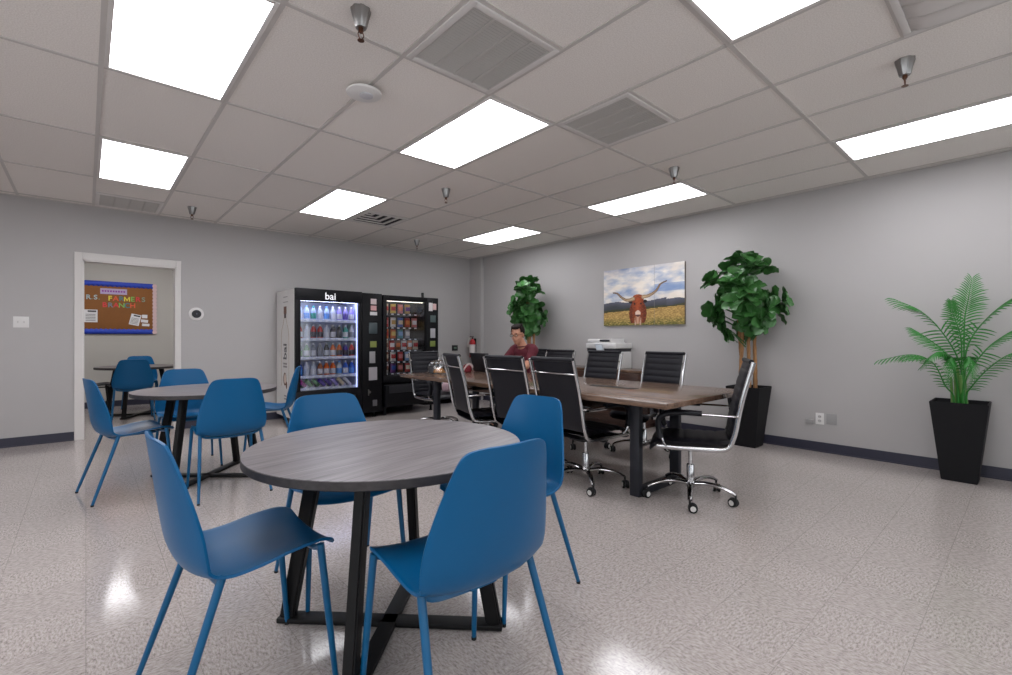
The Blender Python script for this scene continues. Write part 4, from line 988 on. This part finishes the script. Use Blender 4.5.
for k, c in enumerate(['magenta', 'green', 'green', 'violet', 'violet', 'lilac', 'cream', 'white']):
    bm = bmesh.new(); lathe(bm, [(0, 0), (.022, 0), (.027, .006), (.027, .15), (.022, .158), (0, .158)], 14, xf=R(-.85, 'Y') @ R(.35, 'X')); 
    o = thing('drink_can', '%s slanted can, %s from the white side in the bottom row of the drinks machine' % (c, ORD[k]), 'can', (VX0 + .19 + k * .088, VY0 + .16, shelves[4] + .021), 0, 'cans lying slanted in the bottom row')
    obj('can_body', bm, mat('drink ' + c, BC[c], .25), o)
    bm = bmesh.new(); lathe(bm, [(0, -.001), (.023, -.001), (.023, .001), (.0275, .004), (.0275, .03), (0, .03)], 14, xf=R(-.85, 'Y') @ R(.35, 'X')); obj('can_end', bm, mat('can end', (214, 206, 222), .3), o)

# ------------------------------------------------------------------ snack vending machine
SX0, SX1 = 3.30, 4.27
Ws = SX1 - SX0
t = thing('snack_machine', 'black snack vending machine with rows of bags beside the corner', 'vending machine', (SX0, VY0, 0))
ax0, ax1, az0, az1 = .06, .73, .60, 1.735
bm = bmesh.new()
box(bm, (0, .05, .09), (.045, Dv, VH - .02)); box(bm, (Ws - .23, .05, .09), (Ws, Dv, VH - .02)); box(bm, (0, .05, VH - .1), (Ws, Dv, VH - .02)); box(bm, (0, .05, .12), (Ws, Dv, .58)); box(bm, (0, Dv - .1, .09), (Ws, Dv, VH - .02))
for fx in (.08, Ws - .08):
    for fy in (.1, Dv - .1): lathe(bm, [(.03, 0), (.03, .01), (.018, .015), (.018, .13), (0, .13)], 14, xf=T((fx, fy, 0)))
obj('cabinet', bm, VB, t, 30)
bm = bmesh.new()
box(bm, (0, 0, az1), (.76, .06, VH - .02), .006); box(bm, (0, 0, .5), (.76, .06, az0), .006); box(bm, (0, 0, az0 - .01), (ax0, .06, az1 + .01), .004); box(bm, (ax1, 0, az0 - .01), (.76, .06, az1 + .01), .004)
dr = obj('door', bm, VB, t, 30)
bm = bmesh.new(); box(bm, (ax0 - .004, .024, az0 - .004), (ax1 + .004, .03, az1 + .004)); obj('glass_pane', bm, glass_mat('clear vending glass'), dr, 0)
bm = bmesh.new(); box(bm, (.02, -.03, .14), (.76, .05, .46), .01); dl = obj('delivery_box', bm, VB, t, 30)
bm = bmesh.new(); box(bm, (.08, -.036, .34), (.7, -.028, .45), .004); obj('push_flap', bm, mat('dark flap', (34, 34, 38)), dl)
bm = bmesh.new(); box(bm, (.765, 0, .10), (Ws, .06, VH - .02), .006); cpn = obj('control_column', bm, VB, t, 30)
bm = bmesh.new(); box(bm, (.045, .52, .58), (ax1 + .0, .54, az1 + .01)); obj('back_liner', bm, mat('dark liner', (50, 48, 54), .6), t, 0)
for lo, hi in (((.05, .066, az1 - .01), (ax1 - .01, .08, az1 + .005)), ((.048, .066, .62), (.055, .078, az1 - .02))):
    bm = bmesh.new(); box(bm, lo, hi); obj('led_strip', bm, emit_mat('warm led strip', (255, 240, 220), 2.6), t, 0)
sz = [1.535, 1.325, 1.15, .975, .80, .625]
DSH = mat('black snack tray', (46, 44, 48), .45)
for z in sz:
    bm = bmesh.new(); box(bm, (.05, .09, z - .01), (ax1 - .005, .5, z), .002); box(bm, (.05, .084, z - .022), (ax1 - .005, .091, z + .012), .002); sh = obj('tray', bm, DSH, t)
    bm = bmesh.new()
    for k in range(6): box(bm, (.075 + k * .1, .0825, z - .014), (.115 + k * .1, .0845, z + .004))
    obj('price_tags', bm, mat('price tag', (236, 236, 240)), sh, 0)
cx_ = .86
for nm, x0, x1, z0, z1, c, e in (('sticker', -.07, .0, 1.6, 1.73, (212, 206, 206), 0), ('sticker', .005, .07, 1.62, 1.72, (206, 170, 168), 0), ('card_reader', -.04, .06, 1.42, 1.53, (70, 84, 84), 0), ('keypad', -.04, .05, 1.17, 1.32, (160, 158, 162), 0), ('bill_acceptor', -.045, .05, 1.03, 1.12, (110, 124, 60), 0), ('coin_slot', .0, .03, .93, .96, (150, 150, 150), 0), ('coin_return', .02, .06, .72, .78, (110, 108, 112), 0)):
    bm = bmesh.new(); box(bm, (cx_ + x0, -.006, z0), (cx_ + x1, .001, z1), .002); obj(nm, bm, mat('snack ' + nm + str(c[0]), c, .4, emit=e), cpn)
bm = bmesh.new(); tube(bm, [(.86, .3, VH - .02), (.86, .3, VH + .085)], .022, 12); obj('antenna', bm, BLACKP, t)
# a small antenna stub on the drinks machine too is part of that machine
SN = dict(yellow=(216, 186, 88), red=(186, 48, 44), blue=(70, 96, 176), orange=(214, 112, 48), cream=(206, 192, 166), teal=(52, 130, 140), silver=(160, 158, 166), pink=(206, 120, 120), white=(220, 214, 210), brown=(130, 78, 52), purple=(116, 66, 128), gold=(190, 150, 70), sky=(120, 160, 204))
bag_mesh = {}
def snack(col, band, loc, label, group, sc=1.0, tilt=0.0):
    o = thing('snack_bag', label, 'snack bag', loc, tilt, group)
    def pillow(u, v, k=1):
        a, b = 2 * u - 1, 2 * v - 1
        th = .024 * (1 - abs(a) ** 3) ** .6 * (1 - abs(b) ** 4) ** .7
        return a, b, th
    for part, c, b0, b1, off in (('bag_body', col, -1, 1, 0), ('bag_print', band, -.35, .45, .0012)):
        key = (part, c, b0)
        if key not in bag_mesh:
            bm = bmesh.new()
            for s in ((-1, 1) if off == 0 else (-1,)):
                def f(u, v, s=s):
                    a = (2 * u - 1) * (1 if off == 0 else .8); b = b0 + v * (b1 - b0)
                    th = .026 * max(0, 1 - abs(a) ** 3) ** .6 * max(0, 1 - abs(b) ** 4) ** .7
                    return (a * .048 * (1 - .06 * (1 - b * b)), s * (th + off) - .0, .08 + b * .078)
                grid(bm, f, 11, 11)
            if off == 0: bmesh.ops.remove_doubles(bm, verts=bm.verts, dist=.0003)
            q = obj(part, bm, mat('snack ' + c, SN[c], .35, vary=.15, scale=40), o, 180, recalc=(off == 0)); bag_mesh[key] = q.data
        else:
            q = bpy.data.objects.new(part, bag_mesh[key]); COL.objects.link(q); q.parent = o
    return o
srows = [('top', ['cream', 'yellow', 'pink', 'gold'], ['red', 'red', 'orange', 'purple']), ('second', ['red', 'white', 'blue', 'red', 'pink'], ['pink', 'gold', 'cream', 'orange', 'white']), ('third', ['orange', 'orange', 'teal', 'silver'], ['red', 'yellow', 'sky', 'white']),
         ('fourth', ['cream', 'red', 'brown', 'white', 'orange', 'cream'], ['brown', 'white', 'orange', 'red', 'white', 'red']), ('fifth', ['brown', 'white', 'red', 'sky', 'sky'], ['cream', 'red', 'pink', 'white', 'blue']), ('bottom', ['white', 'purple', 'brown', 'red'], ['brown', 'blue', 'pink', 'cream'])]
for (rn, cs, bs), z in zip(srows, sz):
    for k, (c, b_) in enumerate(zip(cs, bs)):
        n = len(cs); dx = .62 / max(n, 5); snack(c, b_, (SX0 + .115 + k * dx, VY0 + .15, z + .001), '%s snack bag with %s print, %s on the %s tray of the snack machine' % (c, b_, ORD[k], rn), 'snack bags on the %s tray of the snack machine' % rn, tilt=.1 * math.sin(k * 3 + z * 9))

# ------------------------------------------------------------------ things on and near the conference table
# laptop
t = thing('laptop', 'open black laptop on the conference table in front of the person', 'laptop', (3.62, 4.46, .752), math.radians(2))
bm = bmesh.new(); box(bm, (-.02, -.17, .002), (.21, .17, .018), .004); obj('keyboard_base', bm, mat('laptop black', (22, 22, 26), .35), t)
bm = bmesh.new()
for a in range(4):
    for b_ in range(11): box(bm, (.02 + a * .026, -.15 + b_ * .0275, .0175), (.042 + a * .026, -.128 + b_ * .0275, .0195), .001)
obj('keys', bm, BLACKP, t, 0)
bm = bmesh.new(); box(bm, (-.006, -.17, 0), (.004, .17, .225), .003, xf=T((-.02, 0, .016)) @ R(-.28, 'Y')); lid = obj('screen_lid', bm, mat('laptop black', (22, 22, 26)), t)
bm = bmesh.new(); box(bm, (.004, -.155, .012), (.0052, .155, .21), xf=T((-.02, 0, .016)) @ R(-.28, 'Y')); obj('screen', bm, mat('laptop screen', (120, 130, 150), .2, emit=.3), lid, 0)
# red and white pouch
t = thing('drawstring_pouch', 'small red and white rounded pouch on the table beside the laptop', 'pouch', (3.44, 4.56, .752))
bm = bmesh.new(); lathe(bm, [(0, 0), (.045, .002), (.056, .02), (.055, .05), (.042, .082), (.02, .098), (0, .1)], 20, sx=1.1, sy=.85)
for v in bm.verts: v.co += Vector((.004 * mnoise.noise(v.co * 40), .004 * mnoise.noise(v.co * 40 + Vector((3, 1, 0))), 0))
obj('pouch_body', bm, mat('maroon cloth', (120, 30, 40), .7, vary=.2), t)
bm = bmesh.new(); tube(bm, spline([(-.062, -.01, .02), (-.05, -.03, .065), (-.01, -.035, .1), (.035, -.03, .085), (.058, -.015, .05)], 6), .014, 8, flat=(1.3, .5)); obj('white_band', bm, mat('white cloth', (222, 206, 204), .7), t)
# clear plastic bag with an orange packet in it
t = thing('plastic_bag', 'clear crumpled plastic bag standing on the far end of the conference table', 'bag', (3.06, 4.63, .752))
rnd = random.Random(5)
bm = bmesh.new()
def crumple(u, v):
    a = u * 2 * PI; h = v * PI * .5; r = .125 * (math.cos(h) ** .5 if math.cos(h) > 0 else 0) + .002
    n = .02 * mnoise.noise((math.cos(a) * 2, math.sin(a) * 2, v * 4)) * (1 if v > .05 else 0)
    return ((r + n) * math.cos(a) * .9, (r + n) * math.sin(a) * 1.0, .0015 + .155 * math.sin(h) + n * .6 * v)
grid(bm, crumple, 37, 14)
bmesh.ops.remove_doubles(bm, verts=bm.verts, dist=.0005)
film = glass_mat('clear plastic film', (.88, .89, .92), .18)
obj('film', bm, film, t, 180)
bm = bmesh.new()
grid(bm, lambda u, v: ((2 * u - 1) * .05 * (1 - .3 * abs(2 * v - 1) ** 2), (2 * v - 1) * .085, .012 + .05 * (1 - abs(2 * u - 1) ** 3) * (1 - abs(2 * v - 1) ** 4) + .008 * mnoise.noise((u * 6, v * 6, 0))), 13, 13)
o = tag(obj('orange_packet', bm, mat('orange wrapper', (206, 134, 34), .4, vary=.25, scale=30), None, 180, loc=(3.065, 4.60, .754)), 'orange wrapped packet inside the clear plastic bag', 'packet'); o.modifiers.new('s', 'SOLIDIFY').thickness = .004
bm = bmesh.new(); box(bm, (-.03, -.03, 0), (.03, .03, .09), .01, xf=R(.5, 'Z')); tag(obj('dark_carton', bm, mat('dark carton', (44, 42, 52), .5), None, loc=(3.03, 4.70, .754)), 'small dark carton inside the clear plastic bag', 'carton')
# pink bag on the far chair
bm = bmesh.new(); lathe(bm, [(0, 0), (.08, .002), (.095, .03), (.09, .08), (.06, .12), (.03, .135), (0, .138)], 20, sx=.8)
for v in bm.verts: v.co += Vector([.012 * mnoise.noise(v.co * 18 + Vector((k * 7, 0, 0))) for k in range(3)]) if v.co.z > .01 else Vector((0, 0, 0))
tag(obj('cloth_bag', bm, mat('pale pink cloth', (190, 160, 168), .8, vary=.15), None, 180, loc=(3.52, 5.08, .474)), 'pale pink soft bag on the seat of the far end office chair', 'bag')

# ------------------------------------------------------------------ the person
def capsule(bm, a, b, ra, rb, n=14, flat=(1, 1)):
    a, b = Vector(a), Vector(b); d = b - a; L = max(d.length, 1e-4); dn = d / L
    pts = [a - dn * ra * .95, a - dn * ra * .6, a] + [a.lerp(b, k / 4) for k in (1, 2, 3)] + [b, b + dn * rb * .6, b + dn * rb * .95]
    rs = [ra * .3, ra * .8, ra] + [ra + (rb - ra) * k / 4 for k in (1, 2, 3)] + [rb, rb * .8, rb * .3]
    tube(bm, pts, rs, n, flat=flat)
def ellipsoid(bm, c, r, xf=None, n=18):
    t = bmesh.new(); bmesh.ops.create_uvsphere(t, u_segments=n, v_segments=n // 2 + 2, radius=1)
    m = T(c) @ Matrix.Diagonal((r[0], r[1], r[2], 1)); merge(bm, t, (xf @ m) if xf else m)
def fuse(name, bm, m, parent, voxel, smooth=6):
    o = obj(name, bm, m, parent, 180)
    rm = o.modifiers.new('r', 'REMESH'); rm.mode = 'VOXEL'; rm.voxel_size = voxel; rm.use_smooth_shade = True
    s = o.modifiers.new('sm', 'SMOOTH'); s.factor = .5; s.iterations = smooth
    pr = o.parent; bpy.context.view_layer.update(); realize(o); o.data.materials.clear(); o.data.materials.append(m); return o
# local frame: facing +x, left = +y; placed facing -x in the room (rotated half a turn)
P_ = thing('person', 'person in maroon t-shirt and glasses seated at the conference table with laptop', 'person', (4.28, 4.45, 0), math.radians(180))
SKIN = mat('skin', (196, 142, 116), .5, vary=.06, scale=8)
HZ = 1.205; HX = .10
HM = T((HX, 0, HZ)) @ R(math.radians(12), 'Z') @ R(math.radians(14), 'Y')      # head, turned a little and looking down
sh = {1: Vector((.0, .185, 1.015)), -1: Vector((.0, -.185, 1.015))}
el = {1: Vector((.17, .225, .812)), -1: Vector((.18, -.225, .812))}
wr = {1: Vector((.40, .12, .790)), -1: Vector((.42, -.12, .792))}
hip = {1: Vector((-.06, .095, .53)), -1: Vector((-.06, -.095, .53))}
kn = {1: Vector((.38, .13, .53)), -1: Vector((.38, -.13, .53))}
an = {1: Vector((.36, .14, .09)), -1: Vector((.40, -.14, .09))}
def torso(bm, g=0.0):
    ellipsoid(bm, (-.07, 0, .56), (.13 + g, .17 + g, .11 + g)); ellipsoid(bm, (-.06, 0, .70), (.115 + g, .155 + g, .14 + g)); ellipsoid(bm, (-.035, 0, .87), (.115 + g, .168 + g, .16 + g)); ellipsoid(bm, (-.02, 0, .98), (.095 + g, .17 + g, .085 + g))
    for s in (1, -1): ellipsoid(bm, sh[s] + Vector((0, -s * .012, -.01)), (.06 + g, .06 + g, .06 + g))
    capsule(bm, sh[1] + Vector((-.01, -.03, .02)), sh[-1] + Vector((-.01, .03, .02)), .05 + g, .05 + g)
bm = bmesh.new(); torso(bm)
capsule(bm, (.0, 0, 1.02), (.075, 0, 1.14), .062, .055)
ellipsoid(bm, (0, 0, .035), (.095, .076, .092), HM); ellipsoid(bm, (.022, 0, -.035), (.075, .062, .085), HM); ellipsoid(bm, (.052, 0, -.085), (.036, .036, .03), HM)
ellipsoid(bm, (.098, 0, -.015), (.014, .013, .02), HM, 12); ellipsoid(bm, (.09, 0, .01), (.012, .009, .03), HM, 12); ellipsoid(bm, (.082, 0, .035), (.018, .055, .012), HM, 12)
ellipsoid(bm, (.086, 0, -.055), (.012, .024, .006), HM, 12); ellipsoid(bm, (.084, 0, -.067), (.012, .02, .007), HM, 12)
for s in (1, -1): ellipsoid(bm, (-.005, s * .078, -.005), (.016, .011, .032), HM, 12); ellipsoid(bm, (.05, s * .045, -.03), (.03, .02, .025), HM, 12)
for s in (1, -1):
    capsule(bm, sh[s], el[s], .047, .040); capsule(bm, el[s], wr[s], .039, .027)
    f = (wr[s] - el[s]).normalized(); side = Vector((0, 0, 1)).cross(f).normalized() * s       # towards the outside
    pc = wr[s] + f * .05; mP = Matrix.Translation(pc) @ Matrix(((f.x, side.x, 0, 0), (f.y, side.y, 0, 0), (f.z, side.z, 1, 0), (0, 0, 0, 1)))
    ellipsoid(bm, (0, 0, -.002), (.05, .04, .016), mP, 14)
    for k, (off, ln) in enumerate(((-.027, .068), (-.009, .078), (.009, .073), (.027, .056))):
        base = mP @ Vector((.036, off, .0)); mid = mP @ Vector((.036 + ln * .55, off * 1.2, .006)); tip = mP @ Vector((.036 + ln * .95, off * 1.25, -.012))
        capsule(bm, base, mid, .0088, .0082, 10); capsule(bm, mid, tip, .0082, .007, 10)
    capsule(bm, mP @ Vector((-.012, -.03, -.004)), mP @ Vector((.022, -.058, -.006)), .0115, .0095, 10); capsule(bm, mP @ Vector((.022, -.058, -.006)), mP @ Vector((.05, -.06, -.01)), .0092, .0078, 10)
    capsule(bm, hip[s], kn[s], .078, .055); capsule(bm, kn[s], an[s], .05, .034)
    capsule(bm, an[s], an[s] + Vector((.03, 0, -.04)), .034, .036); capsule(bm, an[s] + Vector((.0, 0, -.052)), an[s] + Vector((.16, s * .01, -.062)), .034, .026)
fuse('body', bm, SKIN, P_, .0055, 5)
bm = bmesh.new(); torso(bm, .011)
for s in (1, -1): capsule(bm, sh[s], sh[s].lerp(el[s], .62), .062, .06)
o = fuse('t_shirt', bm, mat('maroon cotton', (92, 26, 40), .85, vary=.12, scale=18), P_, .008, 6)
# cut neckline and hem, open the sleeves
b2 = bmesh.new(); b2.from_mesh(o.data)
kill = [v for v in b2.verts if (v.co - Vector((.02, 0, 1.075))).length < .078 or v.co.z < .52]
bmesh.ops.delete(b2, geom=kill, context='VERTS'); b2.to_mesh(o.data); b2.free(); o.modifiers.new('s', 'SOLIDIFY').thickness = .003
bm = bmesh.new(); tube(bm, [(.02 + .078 * math.cos(a), .066 * math.sin(a), 1.062 - .012 * math.cos(a)) for a in [2 * PI * k / 24 for k in range(24)]], .007, 8, closed=True); obj('neckband', bm, mat('maroon cotton', (92, 26, 40)), o)
bm = bmesh.new(); ellipsoid(bm, (-.07, 0, .555), (.145, .185, .12))
for s in (1, -1): capsule(bm, hip[s], kn[s], .09, .07); capsule(bm, kn[s], an[s] + Vector((0, 0, .03)), .066, .052)
fuse('trousers', bm, mat('dark denim', (42, 46, 62), .85, vary=.15, scale=30), P_, .009, 6)
for s in (1, -1):
    bm = bmesh.new(); c = an[s]; capsule(bm, c + Vector((-.02, 0, -.045)), c + Vector((.165, s * .01, -.05)), .042, .036, flat=(1, 1)); capsule(bm, c + Vector((-.005, 0, .0)), c + Vector((0, 0, -.04)), .043, .045)
    for v in bm.verts: v.co.z = max(v.co.z, .002)
    fuse('shoe', bm, mat('dark shoe', (36, 34, 36), .6), P_, .008, 4)
bm = bmesh.new(); t2 = bmesh.new(); bmesh.ops.create_uvsphere(t2, u_segments=28, v_segments=20, radius=1)
for v in t2.verts:
    n = v.co.copy(); v.co = Vector((n.x * .104, n.y * .088, n.z * .1)) * (1 + .05 * mnoise.noise(n * 5) + .03 * max(0, n.z)) + Vector((-.004, 0, .045))
dl_ = [v for v in t2.verts if (v.co.x > .055 and v.co.z < .092) or (v.co.x > .0 and v.co.z < .03) or v.co.z < -.035]
bmesh.ops.delete(t2, geom=dl_, context='VERTS'); merge(bm, t2, HM)
ellipsoid(bm, (.05, .012, .112), (.05, .062, .026), HM); ellipsoid(bm, (.0, .0, .118), (.085, .07, .030), HM)
o = obj('hair', bm, mat('dark brown hair', (30, 20, 17), .75, spec=.2, vary=.3, scale=60, bump=.3), P_, 180); o.modifiers.new('s', 'SOLIDIFY').thickness = .01
bm = bmesh.new()
for s in (1, -1):
    tube(bm, [HM @ Vector((.101, s * .033 + .024 * math.cos(a), .016 + .017 * math.sin(a))) for a in [2 * PI * k / 18 for k in range(18)]], .0022, 6, closed=True)
    tube(bm, [HM @ Vector(p) for p in ((.1, s * .057, .022), (.05, s * .075, .02), (-.01, s * .083, .015))], .002, 6)
    ellipsoid(bm, (.0, s * .0, .0), (.0001, .0001, .0001), HM, 6)
tube(bm, [HM @ Vector((.102, -.009, .02)), HM @ Vector((.102, .009, .02))], .002, 6); obj('glasses', bm, mat('matt black frames', (14, 13, 14), .8, spec=.1), P_)
for s in (1, -1):
    bm = bmesh.new(); ellipsoid(bm, (.083, s * .033, .014), (.009, .012, .008), HM, 12); e = obj('eye', bm, mat('eye white', (226, 222, 216), .2), P_, 180)
    bm = bmesh.new(); ellipsoid(bm, (.0895, s * .033, .013), (.004, .0055, .0055), HM, 10); obj('iris', bm, mat('dark iris', (50, 34, 26), .2), e, 180)
    bm = bmesh.new(); tube(bm, [HM @ Vector(p) for p in ((.094, s * .016, .040), (.094, s * .034, .045), (.086, s * .05, .040))], .004, 6, flat=(1, .7)); obj('eyebrow', bm, mat('dark brown hair', (44, 30, 25)), P_)
bm = bmesh.new(); ellipsoid(bm, (.0985, 0, -.059), (.003, .022, .0025), HM, 10); obj('mouth', bm, mat('lips', (150, 88, 80), .5), P_, 180)
bm = bmesh.new(); q = el[1].lerp(wr[1], .8); f = (wr[1] - el[1]).normalized(); tube(bm, [q - f * .009, q + f * .009], .034, 18); obj('edge_shade_band', bm, mat('dark band', (50, 34, 34), .6), P_)  # dark band added for the shade at the table edge

# ------------------------------------------------------------------ camera, world, view
cam = bpy.data.cameras.new('camera'); co = bpy.data.objects.new('camera', cam); COL.objects.link(co)
co.location = (0, 0, 1.163); co.rotation_euler = (PI / 2, 0, -math.radians(41.73)); cam.sensor_width = 36; cam.lens = 36 * 471 / 1012; cam.shift_y = .75 / 1012; cam.clip_start = .02
SC.camera = co
w = bpy.data.worlds.new('world'); SC.world = w; w.use_nodes = True; w.node_tree.nodes['Background'].inputs[0].default_value = (.93, .96, 1, 1); w.node_tree.nodes['Background'].inputs[1].default_value = DAY
SC.view_settings.view_transform = 'Standard'; SC.view_settings.look = 'None'; SC.view_settings.exposure = 0.85; SC.view_settings.gamma = 1.0; SC.view_settings.use_curve_mapping = False
SC.cycles.use_denoising = True
SC.cycles.max_bounces = 10; SC.cycles.diffuse_bounces = 6; SC.cycles.transparent_max_bounces = 12
SC.cycles.sample_clamp_indirect = 6.0
SC.cycles.use_adaptive_sampling = False
